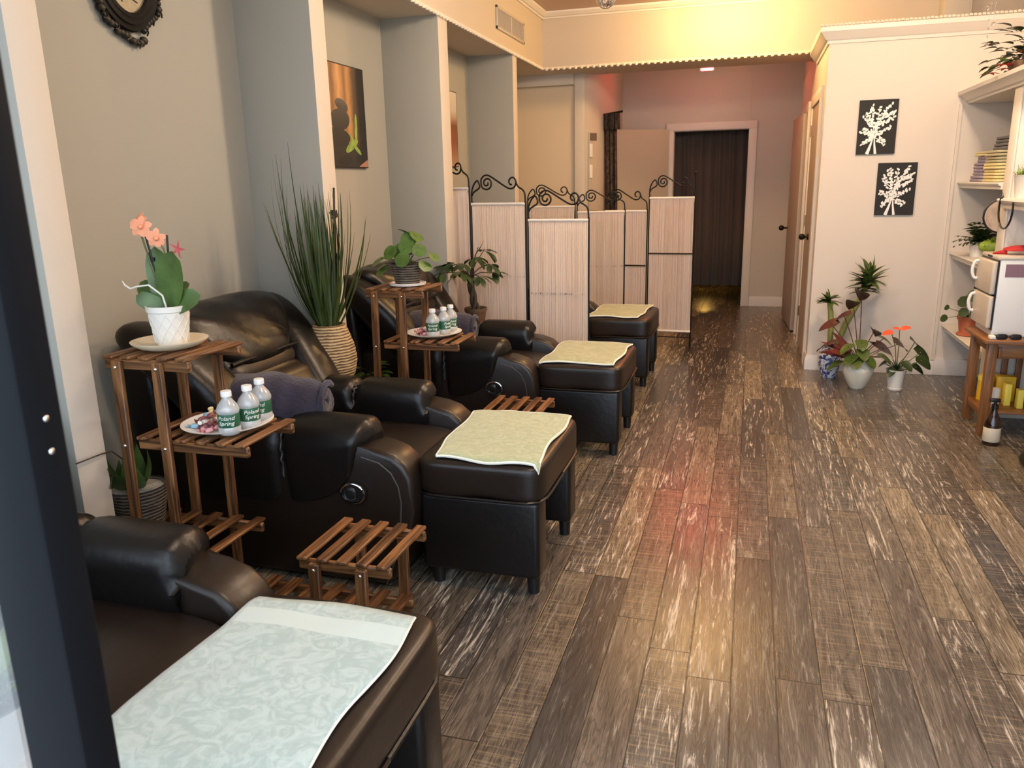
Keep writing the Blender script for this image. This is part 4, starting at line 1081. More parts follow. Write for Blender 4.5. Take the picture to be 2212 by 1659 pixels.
# sprout added on the ledge, stands in for leaves reflected in the glass
t = thing('potted_plant', 'small yellow green plant added for a reflection in the window glass at far left', 'plant', (-0.915, 0.655, 0.731))
pot(t, [(0, 0), (0.04, 0), (0.05, 0.08), (0.046, 0.082), (0.042, 0.07), (0, 0.07)], 'ceramic', 0.074, 0.044)
bm = B(); rd = random.Random(5)
for k in range(16):
    az = rd.uniform(0, 6.3); leaf(bm, (0, 0, 0.075), dirv(az, rd.uniform(0.5, 1.4)), (0, 0, 1) if k else (1, 0, 0), rd.uniform(0.08, 0.15), 0.035, 0.7, 5, lanceprof)
obj('leaves', bm, 'leaflime', t, 80)

# ================================================================ FOLDING SCREENS
def scroll_pts(mirror=False):
    """wrought iron crest of one panel, panel coordinates (u across, v above the fabric top), metres"""
    out = []
    out.append([(0.000, -0.02), (0.000, 0.055), (0.004, 0.085), (0.018, 0.118), (0.036, 0.140), (0.048, 0.145), (0.058, 0.132), (0.064, 0.112), (0.058, 0.096), (0.036, 0.082), (0.014, 0.068), (0.003, 0.048)])
    sp = [(0.1245 + (0.006 + 0.034 * k / 26) * math.cos(-2.2 + 0.36 * k) , 0.128 + (0.006 + 0.034 * k / 26) * math.sin(-2.2 + 0.36 * k)) for k in range(27)]
    c0, r0 = (0.118, 0.128), 0.050
    big = [(c0[0] + (0.008 + 0.036 * k / 26) * math.cos(0.5 - 0.36 * k), c0[1] + (0.008 + 0.036 * k / 26) * math.sin(0.5 - 0.36 * k)) for k in range(27)]
    big += [(0.074, 0.142), (0.084, 0.164), (0.104, 0.178), (0.128, 0.178), (0.154, 0.166), (0.190, 0.144), (0.235, 0.116), (0.275, 0.094), (0.300, 0.090), (0.320, 0.098), (0.332, 0.116), (0.333, 0.138), (0.322, 0.156), (0.304, 0.160), (0.288, 0.150), (0.282, 0.134), (0.290, 0.118), (0.302, 0.116)]
    out.append(big)
    out.append([(0.333, 0.138), (0.340, 0.118), (0.352, 0.100), (0.372, 0.088), (0.388, 0.074), (0.397, 0.050), (0.400, -0.02)])
    return out
def screen(label, pts, tops, opaque=()):
    t = thing('folding_screen', label, 'folding screen', (pts[0][0], pts[0][1], 0), 0, 'pleated iron framed folding screens')
    o = V((pts[0][0], pts[0][1], 0))
    for i in range(len(tops)):
        a = V((*pts[i], 0)) - o; b = V((*pts[i + 1], 0)) - o; zt = tops[i]
        w = (b - a).length; ex = (b - a).normalized(); ey = V((-ex.y, ex.x, 0))
        if ey.y > 0: ey = -ey
        def P(u, v, off=0.0): return a + ex * (u * w) + ey * off + V((0, 0, v))
        bm = B()
        g = 0.010 / w
        for u in (g, 1 - g): tube(bm, [P(u, 0), P(u, zt + 0.01)], 0.0075, 8)
        for z in (zt - 0.005, zt - 0.48, 0.165, 0.10): tube(bm, [P(g, z), P(1 - g, z)], 0.005, 6)
        fr = obj('panel_frame', bm, 'iron', t)
        bm = B()
        for pl in scroll_pts():
            tube(bm, smooth([P(g + (1 - 2 * g) * (u / 0.4), zt + v) for u, v in pl], 4 if len(pl) < 20 else 2), 0.0058, 7)
        obj('scroll_crest', bm, 'iron', fr, 60)
        if opaque and i == len(tops) - 1:
            u = g if i == len(tops) - 1 and False else (1 - g if i == len(tops) - 1 else g)
            bm = B(); tube(bm, [P(u, zt), P(u, zt + 0.19)], 0.005, 6); sphere(bm, P(u, zt + 0.20), 0.011, 8); obj('finial', bm, 'iron', fr)
        # pleated cloth
        bm = B(); n = 64; rows = []; rd = random.Random(len(label) + i)
        ph = [rd.uniform(-1, 1) for _ in range(n + 1)]
        lv = [0.15, 0.17, 0.30, 0.5, zt - 0.48, zt - 0.3, zt - 0.06, zt - 0.022, zt]
        for k in range(n + 1):
            u = 0.028 + 0.944 * min(1, max(0, (k + 0.55 * ph[k] * (0 < k < n)) / n)); row = []
            for j, z in enumerate(lv):
                am = 0.0085 if 1 < j < len(lv) - 2 else 0.002
                row.append(bm.verts.new(P(u + ph[k] * 0.003 * (j % 3 - 1), z, 0.008 + am * (1 if k % 2 else -1) * (0.55 + 0.45 * ph[k]))))
            rows.append(row)
        for r1, r2 in zip(rows, rows[1:]):
            for j in range(len(lv) - 1): bm.faces.new((r1[j], r2[j], r2[j + 1], r1[j + 1]))
        fb = obj('pleated_fabric', bm, 'fabric', fr, 10)
        bm = B()
        for z0, z1 in ((zt - 0.018, zt + 0.004), (0.146, 0.166)):
            vs = []
            A_, B_ = P(0.026, z0, 0.004), P(0.974, z0, 0.004)
            tube(bm, [P(0.026, (z0 + z1) / 2, 0.008), P(0.974, (z0 + z1) / 2, 0.008)], 0.009, 8)
        obj('hem', bm, 'header', fr)
        if i in opaque:
            bm = B(); tube(bm, [P(g, zt - 0.48, 0.022), P(1 - g, zt - 0.48, 0.022)], 0.006, 6); obj('cross_bar', bm, 'iron', fr)
    return t
screen('pale pleated folding screen with black scroll top, nearest, behind the third recliner', [(-2.20, 5.27), (-1.815, 5.14), (-1.392, 5.03), (-0.970, 5.00)], [1.441, 1.338, 1.233])
screen('pink pleated folding screen with scroll top behind the farthest ottoman', [(-1.90, 6.86), (-1.47, 6.93), (-1.045, 7.02)], [1.265, 1.213])
screen('cream pleated folding screen with exposed cross bars at the aisle end', [(-1.255, 7.13), (-0.858, 7.07), (-0.452, 7.04)], [1.213, 1.322], (0, 1))

# ================================================================ WALL PIECES
# oval mirror frame with line drawing
t = thing('oval_frame', 'ornate dark oval frame holding a cream line drawing, upper left wall', 'picture frame', (-2.296, 2.668, 2.283))
bm = B()
def oval(a, ry, rz): return V((0, ry * math.cos(a), rz * math.sin(a)))
N = 90
for (ry, rz, rr, x) in ((0.135, 0.185, 0.012, 0.022), (0.152, 0.205, 0.016, 0.018), (0.172, 0.228, 0.014, 0.014)):
    tube(bm, [oval(2 * PI * k / N, ry, rz) + V((x, 0, 0)) for k in range(N + 1)], rr, 8, False)
rd = random.Random(2)
for k in range(70):
    a = 2 * PI * k / 70; lobe = 0.012 * (1 + math.sin(a * 8)) + (0.022 if abs(math.sin(a)) > 0.93 else 0)
    p = oval(a, 0.178 + lobe, 0.235 + lobe) + V((0.014, 0, 0)); sphere(bm, p, 0.010 + 0.007 * rd.random(), 7, (0.9, 1.2, 1))
    if k % 3 == 0:
        pts = [p + V((0.008, 0.018 * math.cos(a + q * 0.9) * (1 - q / 9), 0.018 * math.sin(a + q * 0.9) * (1 - q / 9))) for q in range(8)]; tube(bm, pts, 0.0035, 5)
frm = obj('carved_frame', bm, 'iron', t)
bm = B(); vs = [bm.verts.new(oval(2 * PI * k / 60, 0.135, 0.185) + V((0.012, 0, 0))) for k in range(60)]; bm.faces.new(vs)
pr = obj('drawing', bm, mat('tan_paper', (0.42, 0.34, 0.22), 0.8, var=0.12, vscale=30), t)
bm = B()
for pts in ([(-0.03, 0.02), (-0.035, -0.06), (-0.02, -0.14)], [(-0.03, -0.05), (0.0, 0.03), (0.04, 0.05), (0.06, 0.0), (0.05, -0.05), (0.07, -0.09)], [(-0.02, -0.12), (0.02, -0.08), (0.03, -0.12), (0.06, -0.13)], [(-0.06, -0.03), (-0.07, -0.08), (-0.04, -0.13)]):
    tube(bm, [V((0.014, y, z)) for y, z in pts], 0.0022, 5)
obj('ink_lines', bm, 'stake', pr)
def wall_poly(bm, pts, x): vs = [bm.verts.new((x + 0.00015 * len(bm.faces), y, z)) for y, z in pts]; bm.faces.new(vs)
def ell(cy_, cz_, a, b, rot=0, n=26):
    out = []
    for k in range(n):
        u, v = a * math.cos(2 * PI * k / n), b * math.sin(2 * PI * k / n); out.append((cy_ + u * math.cos(rot) - v * math.sin(rot), cz_ + u * math.sin(rot) + v * math.cos(rot)))
    return out
# zen stones picture: local y to the right along the wall
t = thing('wall_picture', 'tall canvas picture of stacked dark stones and a bamboo sprig', 'picture', (-2.299, 4.10, 1.57), 0)
bm = B(); box(bm, 0, 0.018, 0, 0.485, 0, 0.57); obj('canvas', bm, 'black', t)
bm = B(); wall_poly(bm, [(0.006, 0.006), (0.479, 0.006), (0.479, 0.564), (0.006, 0.564)], 0.0186)
pr = obj('printed_background', bm, gradient_print('bamboo_grove_print', [(0, (0.55, 0.30, 0.13)), (0.18, (0.20, 0.10, 0.045)), (0.34, (0.62, 0.33, 0.14)), (0.48, (0.24, 0.115, 0.045)), (0.58, (0.50, 0.25, 0.09)), (0.70, (0.10, 0.055, 0.03)), (0.85, (0.022, 0.017, 0.014)), (1, (0.014, 0.012, 0.011))], 1, 0.10), t)
bm = B()
wall_poly(bm, [(0.006, 0.006), (0.479, 0.006), (0.479, 0.10), (0.30, 0.14), (0.006, 0.12)], 0.0190)
obj('dark_ground', bm, mat('print_dark_ground', (0.02, 0.018, 0.016), 0.5), pr)
bm = B()
for q in (ell(0.19, 0.345, 0.075, 0.034, -0.2), ell(0.16, 0.265, 0.115, 0.060, 0.05), ell(0.10, 0.165, 0.17, 0.055, 0.0), ell(0.40, 0.06, 0.07, 0.032, 0.1), ell(0.20, 0.04, 0.08, 0.03, 0.1)): wall_poly(bm, q, 0.0196)
obj('printed_stones', bm, gradient_print('stone_print', [(0, (0.012, 0.012, 0.012)), (0.55, (0.022, 0.022, 0.022)), (0.9, (0.06, 0.055, 0.05)), (1, (0.12, 0.11, 0.10))], 2, 0.1), pr)
bm = B()
for q in (ell(0.348, 0.225, 0.085, 0.017, 1.50), ell(0.285, 0.125, 0.085, 0.024, 0.42), ell(0.35, 0.105, 0.055, 0.014, -0.5), ell(0.30, 0.15, 0.05, 0.012, 2.2)): wall_poly(bm, q, 0.0200)
obj('printed_leaves', bm, mat('print_bamboo_leaf', (0.25, 0.36, 0.07), 0.5, var=0.35, vscale=30), pr)
bm = B()
wall_poly(bm, [(0.36, 0.006), (0.479, 0.006), (0.479, 0.05), (0.42, 0.03)], 0.0200); obj('printed_mat', bm, mat('print_mat', (0.42, 0.20, 0.13), 0.6), pr)
# second picture, mostly behind the pier
t = thing('wall_picture', 'narrow strip of a brown and white picture between wall piers', 'picture', (-2.299, 5.80, 1.60), 0)
bm = B(); box(bm, 0, 0.018, 0, 0.40, 0, 0.57); obj('canvas', bm, 'black', t)
bm = B(); wall_poly(bm, [(0.006, 0.006), (0.392, 0.006), (0.392, 0.564), (0.006, 0.564)], 0.0186)
pr = obj('printed_background', bm, gradient_print('spa_print', [(0, (0.40, 0.24, 0.14)), (0.3, (0.26, 0.09, 0.04)), (0.55, (0.20, 0.07, 0.03)), (0.66, (0.45, 0.33, 0.22)), (0.75, (0.58, 0.52, 0.42)), (1, (0.66, 0.60, 0.48))], 2, 0.12), t)
# tree canvases on the partition wall
def tree_canvas(label, x, z, w, h, seed):
    t = thing('tree_canvas', label, 'picture', (x, 6.423, z), 0, 'black canvases with white trees')
    bm = B(); box(bm, 0, w, -0.018, 0, 0, h); obj('canvas', bm, 'black', t)
    bm = B(); rd = random.Random(seed)
    def P(u, v): return V((u * w, -0.0184 - 0.0004, v * h))
    def stroke(pts, wa, wb):
        pts = [P(*p) for p in pts]; prev = None; n = len(pts)
        for i, p in enumerate(pts):
            d = pts[min(i + 1, n - 1)] - pts[max(0, i - 1)]; d.normalize(); s = V((d.z, 0, -d.x)) * ((wa + (wb - wa) * i / (n - 1)) / 2)
            cur = (bm.verts.new(p - s), bm.verts.new(p + s))
            if prev: bm.faces.new((prev[0], prev[1], cur[1], cur[0]))
            prev = cur
    stroke([(0.28, 0.0), (0.35, 0.15), (0.42, 0.33)], 0.024, 0.007); stroke([(0.50, 0.0), (0.46, 0.18), (0.44, 0.36)], 0.018, 0.005)
    br = [[(0.43, 0.34), (0.52, 0.55), (0.66, 0.78), (0.80, 0.90)], [(0.44, 0.38), (0.38, 0.55), (0.34, 0.74), (0.30, 0.88)], [(0.47, 0.45), (0.50, 0.62), (0.52, 0.86)],
          [(0.43, 0.36), (0.62, 0.40), (0.82, 0.48)], [(0.42, 0.36), (0.28, 0.40), (0.10, 0.45)], [(0.46, 0.30), (0.60, 0.26), (0.72, 0.20)], [(0.40, 0.30), (0.26, 0.26), (0.16, 0.20)],
          [(0.52, 0.56), (0.70, 0.58), (0.88, 0.66)], [(0.40, 0.52), (0.26, 0.60), (0.16, 0.74)], [(0.60, 0.70), (0.78, 0.72), (0.90, 0.76)]]
    for b_ in br:
        stroke(b_, 0.0065, 0.003)
        for i in range(len(b_) - 1):
            for q in range(3):
                f = (q + 0.8) / 3; u = b_[i][0] + (b_[i + 1][0] - b_[i][0]) * f; v = b_[i][1] + (b_[i + 1][1] - b_[i][1]) * f
                if v < 0.36 and abs(u - .45) < 0.08: continue
                for s in (-1, 1):
                    uu, vv = u + rd.uniform(-.03, .03) + s * 0.025, v + s * rd.uniform(0.015, 0.04)
                    if not (0.05 < uu < 0.95 and 0.05 < vv < 0.95): continue
                    a = rd.uniform(0, PI); c = P(uu, vv); A_, B_ = rd.uniform(0.010, 0.014), rd.uniform(0.0055, 0.008)
                    vs = []
                    for k in range(9):
                        p_, q_ = A_ * math.cos(2 * PI * k / 9), B_ * math.sin(2 * PI * k / 9); vs.append(bm.verts.new(c + V((p_ * math.cos(a) - q_ * math.sin(a), -0.0003 - 0.00001 * (len(bm.faces) % 90), p_ * math.sin(a) + q_ * math.cos(a)))))
                    bm.faces.new(vs)
    obj('white_tree_print', bm, 'whiteink', t)
    return t
tree_canvas('upper black canvas with a white tree on the cream partition wall', 0.710, 1.612, 0.255, 0.372, 1)
tree_canvas('lower black canvas with a white tree on the cream partition wall', 0.868, 1.181, 0.258, 0.367, 2)
# air vent on the soffit
t = thing('air_vent', 'beige double air vent grille on the soffit above the left wall', 'vent', (-1.909, 6.49, 2.68))
bm = B(); 
for (a, b, c, d) in ((-0.385, 0.385, 0.062, 0.082), (-0.385, 0.385, -0.082, -0.062), (-0.385, -0.363, -0.082, 0.082), (0.363, 0.385, -0.082, 0.082), (-0.012, 0.012, -0.07, 0.07)): box(bm, 0, 0.012, a, b, c, d, 0.002)
obj('vent_frame', bm, 'ventmat', t)
bm = B(); box(bm, 0.0005, 0.0015, -0.37, 0.37, -0.07, 0.07); obj('shade_sheet', bm, 'ventdark', t)  # flat dark sheet stands in for the shade behind the louvres
bm = B(); yy = -0.355
while yy < 0.36:
    if abs(yy) > 0.016: box(bm, 0.002, 0.009, yy, yy + 0.008, -0.065, 0.065)
    yy += 0.021
obj('louvres', bm, 'ventmat', t)
# globe ceiling lamps
GL = ['glowing globe ceiling lamp close to the header beam', 'glowing globe ceiling lamp by the right hand bookcase', 'glowing globe ceiling lamp over the middle of the aisle', 'glowing globe ceiling lamp nearest the entrance']
for (p, e, c), lb in zip(LAMPS, GL):
    bz = p[2] - 2.959
    t = thing('ceiling_lamp', lb, 'ceiling lamp', (p[0], p[1], 2.959), 0, 'globe ceiling lamps')
    bm = B(); lathe(bm, [(0, 0), (0.07, 0), (0.065, -0.02), (0.02, -0.03), (0.012, -0.035), (0.012, bz + 0.04), (0, bz + 0.04)], 20); obj('canopy', bm, 'steel', t)
    bm = B()
    for k in range(4):
        a = 2 * PI * k / 4 + 0.4; tube(bm, [(0.012 * math.cos(a), 0.012 * math.sin(a), bz + 0.045)] + [(0.05 * math.cos(a) * math.sin(q), 0.05 * math.sin(a) * math.sin(q), bz + 0.05 * math.cos(q)) for q in (0.5, 0.9, 1.3, 1.7)], 0.002, 5)
    obj('globe_cage', bm, 'steel', t)
    bm = B(); sphere(bm, (0, 0, bz), 0.03, 12); obj('bulb', bm, 'globe', t)
# crystal pendants
def chain(bm, x, y, z0, z1, step=0.02, r=0.004):
    z = z1
    while z > z0:
        sphere(bm, (x, y, z), r, 6); z -= step
t = thing('crystal_ball_pendant', 'clear faceted crystal ball pendant hanging from the ceiling', 'pendant', (-0.88, 5.0, 2.505))
bm = B(); bmesh.ops.create_icosphere(bm, subdivisions=2, radius=0.048); obj('crystal_ball', bm, 'crystal', t, 5)
bm = B()
for k in range(3):
    a = k * PI / 3; tube(bm, [(0.056 * math.cos(a) * math.cos(q), 0.056 * math.sin(a) * math.cos(q), 0.056 * math.sin(q)) for q in [2 * PI * j / 20 for j in range(21)]], 0.0025, 5, False)
tube(bm, [(0, 0, 0.056), (0, 0, 0.455)], 0.003, 5)
obj('wire_cage', bm, 'chrome', t)
t = thing('crystal_strand_pendant', 'thin hanging strands of clear crystal beads in front of the cream wall', 'pendant', (1.035, 4.5, 2.05))
for dx, dz in ((0.0, 0.0), (0.018, 0.09), (-0.014, 0.16)):
    bm = B(); tube(bm, [(dx, 0, dz + 0.02), (dx, 0, 0.905)], 0.0012, 4); chain(bm, dx, 0, dz + 0.03, 0.90, 0.036, 0.0052); bmesh.ops.create_icosphere(bm, subdivisions=1, radius=0.011, matrix=Matrix.Translation((dx, 0, dz))); obj('bead_strand', bm, 'crystal', t, 5)
# red exit light under the header
t = thing('exit_light', 'small red glowing exit light high in the back hall', 'exit light', (-0.53, 9.3, 2.949))
bm = B(); box(bm, -0.075, 0.075, -0.02, 0.03, -0.345, -0.001, 0.004); obj('housing', bm, 'whiteplastic', t)
bm = B(); box(bm, -0.06, 0.06, -0.0235, -0.020, -0.348, -0.10); obj('lit_face', bm, 'redled', t)
# switches on the hall corner
t = thing('wall_intercom', 'beige wall panel with switches beside the dark floral curtain', 'wall panel', (-1.57, 8.02, 1.80))
mt = Matrix.Rotation(math.radians(59), 4, 'Z')
bm = B(); box(bm, -0.03, 0.09, -0.028, -0.006, -0.62, 0.14, 0.004, 1, mt); obj('panel', bm, 'ventmat', t)
bm = B(); box(bm, -0.02, 0.08, -0.031, -0.029, 0.06, 0.13, 0.002, 1, mt); obj('dark_screen', bm, 'ventdark', t)
bm = B()
for z in (-0.10, -0.30): box(bm, -0.028, 0.012, -0.040, -0.029, z, z + 0.13, 0.004, 1, mt)
obj('switch', bm, 'whiteplastic', t)
# curtains
def curtain(bm, x0, x1, y, z0, z1, n, amp, waves, ph=0.0):
    rows = []
    for k in range(n + 1):
        u = k / n; x = x0 + (x1 - x0) * u; w = math.sin(u * waves * 2 * PI + ph) + 0.4 * math.sin(u * waves * 4.7 * PI + 1)
        rows.append([bm.verts.new((x + 0.01 * math.sin(z * 2), y + amp * w * (0.8 + 0.4 * (z1 - z) / (z1 - z0)), z)) for z in (z0, z0 + (z1 - z0) * .33, z0 + (z1 - z0) * .66, z1)])
    for a, b in zip(rows, rows[1:]):
        for j in range(3): bm.faces.new((a[j], b[j], b[j + 1], a[j + 1]))
t = thing('dark_curtain', 'dark brown floor length curtain hanging in the back doorway', 'curtain', (-0.48, 10.02, 0))
bm = B(); curtain(bm, -0.62, 0.50, 0, 0.20, 2.28, 110, 0.026, 9); o = obj('drape', bm, 'darkcurtain', t, 60); o.modifiers.new('t', 'SOLIDIFY').thickness = 0.004
bm = B(); tube(bm, [(-0.7, 0, 2.29), (0.6, 0, 2.29)], 0.012, 8); obj('rod', bm, 'iron', t)
t = thing('floral_curtain', 'narrow dark patterned curtain gathered at the left of the hall', 'curtain', (-1.40, 8.42, 0))
bm = B(); curtain(bm, -0.085, 0.045, 0, 0.25, 2.10, 36, 0.018, 3); o = obj('drape', bm, 'floral', t, 60); o.modifiers.new('t', 'SOLIDIFY').thickness = 0.004
bm = B(); curtain(bm, -0.09, 0.075, -0.02, 1.98, 2.14, 30, 0.024, 3, 1.0); o = obj('ruffled_heading', bm, 'floral', t, 60); o.modifiers.new('t', 'SOLIDIFY').thickness = 0.004
bm = B(); tube(bm, [(-0.10, 0, 2.13), (0.10, 0, 2.155)], 0.010, 8); obj('rod', bm, 'iron', t)

# ================================================================ RIGHT SIDE: BUILT-IN BOOKCASE
t = thing('bookcase', 'cream built-in bookcase with moulded top along the right wall', 'bookcase', (1.40, 6.42, 0))
OX, OY = 1.40, 6.42
def loc_box(bm, x0, x1, y0, y1, z0, z1, bev=0.0): box(bm, x0 - OX, x1 - OX, y0 - OY, y1 - OY, z0, z1, bev)
bm = B(); loc_box(bm, 1.835, 1.855, 2.6, 6.42, 0.0, 1.95); obj('back_panel', bm, 'blockwall', t)
TOPP = [(1.86, 1.93), (1.405, 1.93), (1.400, 1.942), (1.385, 1.948), (1.360, 1.975), (1.338, 1.985), (1.334, 2.008), (1.86, 2.008)]
bm = B(); prism(bm, [(x - OX, z) for x, z in TOPP], 2.6 - OY, 0.0); obj('crown_moulding', bm, 'trim', t, 25)
for z in (1.405, 0.911, 0.384):
    bm = B(); prism(bm, [(x - OX, z + q) for x, q in ((1.835, 0), (1.398, 0), (1.394, -0.008), (1.400, -0.018), (1.412, -0.024), (1.412, -0.042), (1.835, -0.042))], 5.42 - OY, 0.0); obj('shelf', bm, 'trim', t, 25)
bm = B(); prism(bm, [(x - OX, 1.315 + q) for x, q in ((1.835, 0), (1.378, 0), (1.374, -0.010), (1.382, -0.022), (1.40, -0.030), (1.40, -0.055), (1.835, -0.055))], 2.6 - OY, 5.33 - OY); obj('shelf', bm, 'trim', t, 25)
bm = B(); loc_box(bm, 1.432, 1.835, 5.29, 5.41, 0.0, 1.93, 0.003); obj('divider', bm, 'trim', t)
bm = B(); loc_box(bm, 1.420, 1.432, 5.285, 5.415, 0.0, 1.93, 0.003); obj('stile', bm, 'trim', t)
sbox('trim_5', 'blockwall', 1.352, 1.372, 6.408, 6.426, 0.115, 1.93)
sbox('baseboard_right_end', 'base', 1.372, 1.86, 6.402, 6.426, 0, 0.125, 0.004)
# folded towels
def folded(label, x, y, z, lx, ly, h, m, group, rz=0.0):
    bm = B()
    for q in range(2):
        puff(bm, (0, 0, h * (0.25 + 0.5 * q)), (lx / 2 * (1 - 0.02 * q), ly / 2 * (1 - 0.02 * q), h * 0.248), 7, 11, None, lambda w, p, q=q: V((w.x, w.y, w.z + 0.0002 * math.sin(p.y * 4 + x * 50 + q))))
    for v in bm.verts: v.co.z = max(0.0005, v.co.z)
    o = obj('folded_towel', bm, m, None, 70, (x, y, z)); o.rotation_euler = (0, 0, rz)
    return tag(o, label, 'folded towel', group)
names = ['lowest', 'second lowest', 'third lowest', 'fourth lowest', 'fifth lowest', 'topmost']
z = 1.4055
for k in range(4):
    folded('%s lavender folded towel of the left pile on the bookcase shelf' % ('topmost', 'third', 'second', 'bottom')[3 - k], 1.515 + 0.008 * (k % 2), 6.08, z, 0.20 - 0.018 * k, 0.28, 0.041, 'lavender', 'lavender towels on the bookcase', 0.02 * (k % 3)); z += 0.0412
folded('pale yellow folded towel lying on the lavender pile of towels', 1.53, 6.08, z, 0.18, 0.26, 0.030, 'yellowtowel', 'towels topping the piles', 0.15)
z = 1.4055
for k in range(5):
    folded('%s yellow or olive folded towel of the right pile on the bookcase shelf' % ('bottom', 'second', 'third', 'fourth', 'topmost')[k], 1.530, 5.74, z, 0.24 - 0.01 * (k % 2), 0.30, 0.038, 'yellowtowel' if k < 3 else 'olivetowel', 'yellow and olive towels on the bookcase', 0.015 * (k % 3)); z += 0.0382
for k in range(2):
    folded('%s dark grey folded towel above the yellow pile on the bookcase' % ('lower', 'upper')[k], 1.55, 5.74, z, 0.20 - 0.03 * k, 0.28, 0.042, 'greytowel', 'grey towels on the bookcase', 0.05 * k); z += 0.0422
# fern, cushion and fan on the middle shelf
t = thing('potted_fern', 'dark green bushy fern in white pot on the bookcase middle shelf', 'plant', (1.485, 6.05, 0.912))
pot(t, [(0, 0), (0.045, 0), (0.055, 0.095), (0.058, 0.10), (0.053, 0.10), (0.05, 0.09), (0, 0.09)], 'ceramic', 0.094, 0.05)
bm = B(); rd = random.Random(4)
for k in range(80):
    az = rd.uniform(0, 6.28); el = rd.uniform(0.0, 1.4); e0 = V((0.01, 0, 0.10)); pts = arc(e0, dirv(az, el), rd.uniform(0.10, 0.19), 0.6, 5)
    for p_, q_ in zip(pts, pts[1:]):
        d = (q_ - p_).normalized(); s_ = d.cross(V((0, 0, 1)))
        if s_.length < .01: continue
        s_.normalize()
        for sg in (-1, 1): leaf(bm, p_, d * 0.6 + s_ * sg, s_.cross(d), 0.040, 0.018, 0.3, 3, lanceprof)
obj('fronds', bm, 'leafdark', t, 80)
t = thing('potted_plant', 'lime green mossy plant in small dark pot next to the fern', 'plant', (1.515, 5.82, 0.912))
pot(t, [(0, 0), (0.045, 0), (0.052, 0.055), (0.048, 0.055), (0, 0.05)], 'blackplastic', 0.056, 0.046)
bm = B(); puff(bm, (0, 0, 0.085), (0.085, 0.075, 0.042), 2.2, 10, None, lambda w, q: w * (1 + 0.10 * noise.noise(w * 45)))
for k in range(70):
    az = rd.uniform(0, 6.28); el = rd.uniform(0.1, 1.5); d = dirv(az, el); leaf(bm, V((0, 0, 0.085)) + V((d.x * 0.078, d.y * 0.068, d.z * 0.036)), d, (0, 0, 1), 0.022, 0.012, 0.3, 3, lanceprof)
obj('mossy_mound', bm, 'leaflime', t, 80)
bm = B(); puff(bm, (0, 0, 0.095), (0.05, 0.11, 0.095), 3, 12); tag(obj('green_cushion', bm, 'greycushion', None, 60, (1.565, 5.60, 0.912)), 'dark green cushion standing behind the lime plant on the shelf', 'cushion')
t = thing('hand_fan', 'round hand fan with black rim hung beside the bookcase divider', 'fan', (1.445, 5.445, 1.21))
bm = B(); cyl(bm, (0, 0, 0), 0.098, -0.002, 0.002, 40, axis='y'); obj('fan_face', bm, 'mesh', t)
bm = B(); tube(bm, [(0.1 * math.cos(a), 0, 0.1 * math.sin(a)) for a in [2 * PI * k / 40 for k in range(41)]], 0.006, 8, False); obj('black_rim', bm, 'blackplastic', t)
bm = B(); tube(bm, [(0.0, 0, -0.1), (0.0, 0, -0.2)], 0.008, 8); obj('handle', bm, 'blackplastic', t)
bm = B(); pts = [(1.382, 5.27, 1.345), (1.385, 5.25, 1.325)] + [(1.376, 5.14 + 0.13 * math.cos(a), 1.262 + 0.11 * math.sin(a)) for a in [0.5 - k * 0.16 for k in range(26)]]
tag(obj('hanging_cable', bm if tube(bm, pts, 0.0055, 8) is None else bm, 'blackplastic'), 'black cable looping below the protruding bookcase shelf', 'cable')
t = thing('lime_grass_planter', 'lime green grass in white planter on the protruding bookcase shelf', 'grass plant', (1.475, 5.16, 1.316))
pot(t, [(0, 0), (0.055, 0), (0.072, 0.125), (0.076, 0.13), (0.07, 0.13), (0.066, 0.12), (0, 0.12)], 'ceramic', 0.124, 0.066)
bm = B()
for k in range(120):
    az = rd.uniform(0, 6.28); el = rd.uniform(0.5, 1.5); leaf(bm, (rd.uniform(-.05, .05), rd.uniform(-.05, .05), 0.122), dirv(az, el), (0, 0, 1), rd.uniform(0.04, 0.085), 0.007, 0.5, 4, lambda u: 1 - u * 0.9)
obj('grass_blades', bm, 'leaflime', t, 80)
# poinsettia on top
t = thing('poinsettia', 'artificial poinsettia with dark leaves and red bracts atop the bookcase', 'flower arrangement', (1.475, 5.55, 2.009))
pot(t, [(0, 0), (0.06, 0), (0.075, 0.08), (0.07, 0.08), (0, 0.07)], 'brownpot', 0.076, 0.068)
bm = B(); b2 = B(); rd = random.Random(17)
for k in range(110):
    az = rd.uniform(0, 6.28); el = rd.uniform(-0.3, 1.5); b0 = V((0, 0, 0.09)) + dirv(az, el) * rd.uniform(0.02, 0.20); leaf(bm, b0, dirv(az + rd.uniform(-.5, .5), el * 0.5), (0, 0, 1), rd.uniform(0.07, 0.10), 0.055, 0.5, 5, lanceprof, 0.1)
for c in ((-0.10, -0.04, 0.06), (-0.06, 0.08, 0.05), (0.0, -0.10, 0.12), (-0.13, 0.15, 0.035)):
    for k in range(7):
        leaf(b2, c, dirv(2 * PI * k / 7, 0.15), (0, 0, 1), 0.06, 0.03, 0.4, 4, lanceprof)
tube(bm, [(0, 0, 0.07), (0, 0, 0.22)], 0.006, 6)
obj('leaves', bm, 'leafdark', t, 80); obj('red_bracts', b2, 'petalred', t, 80)
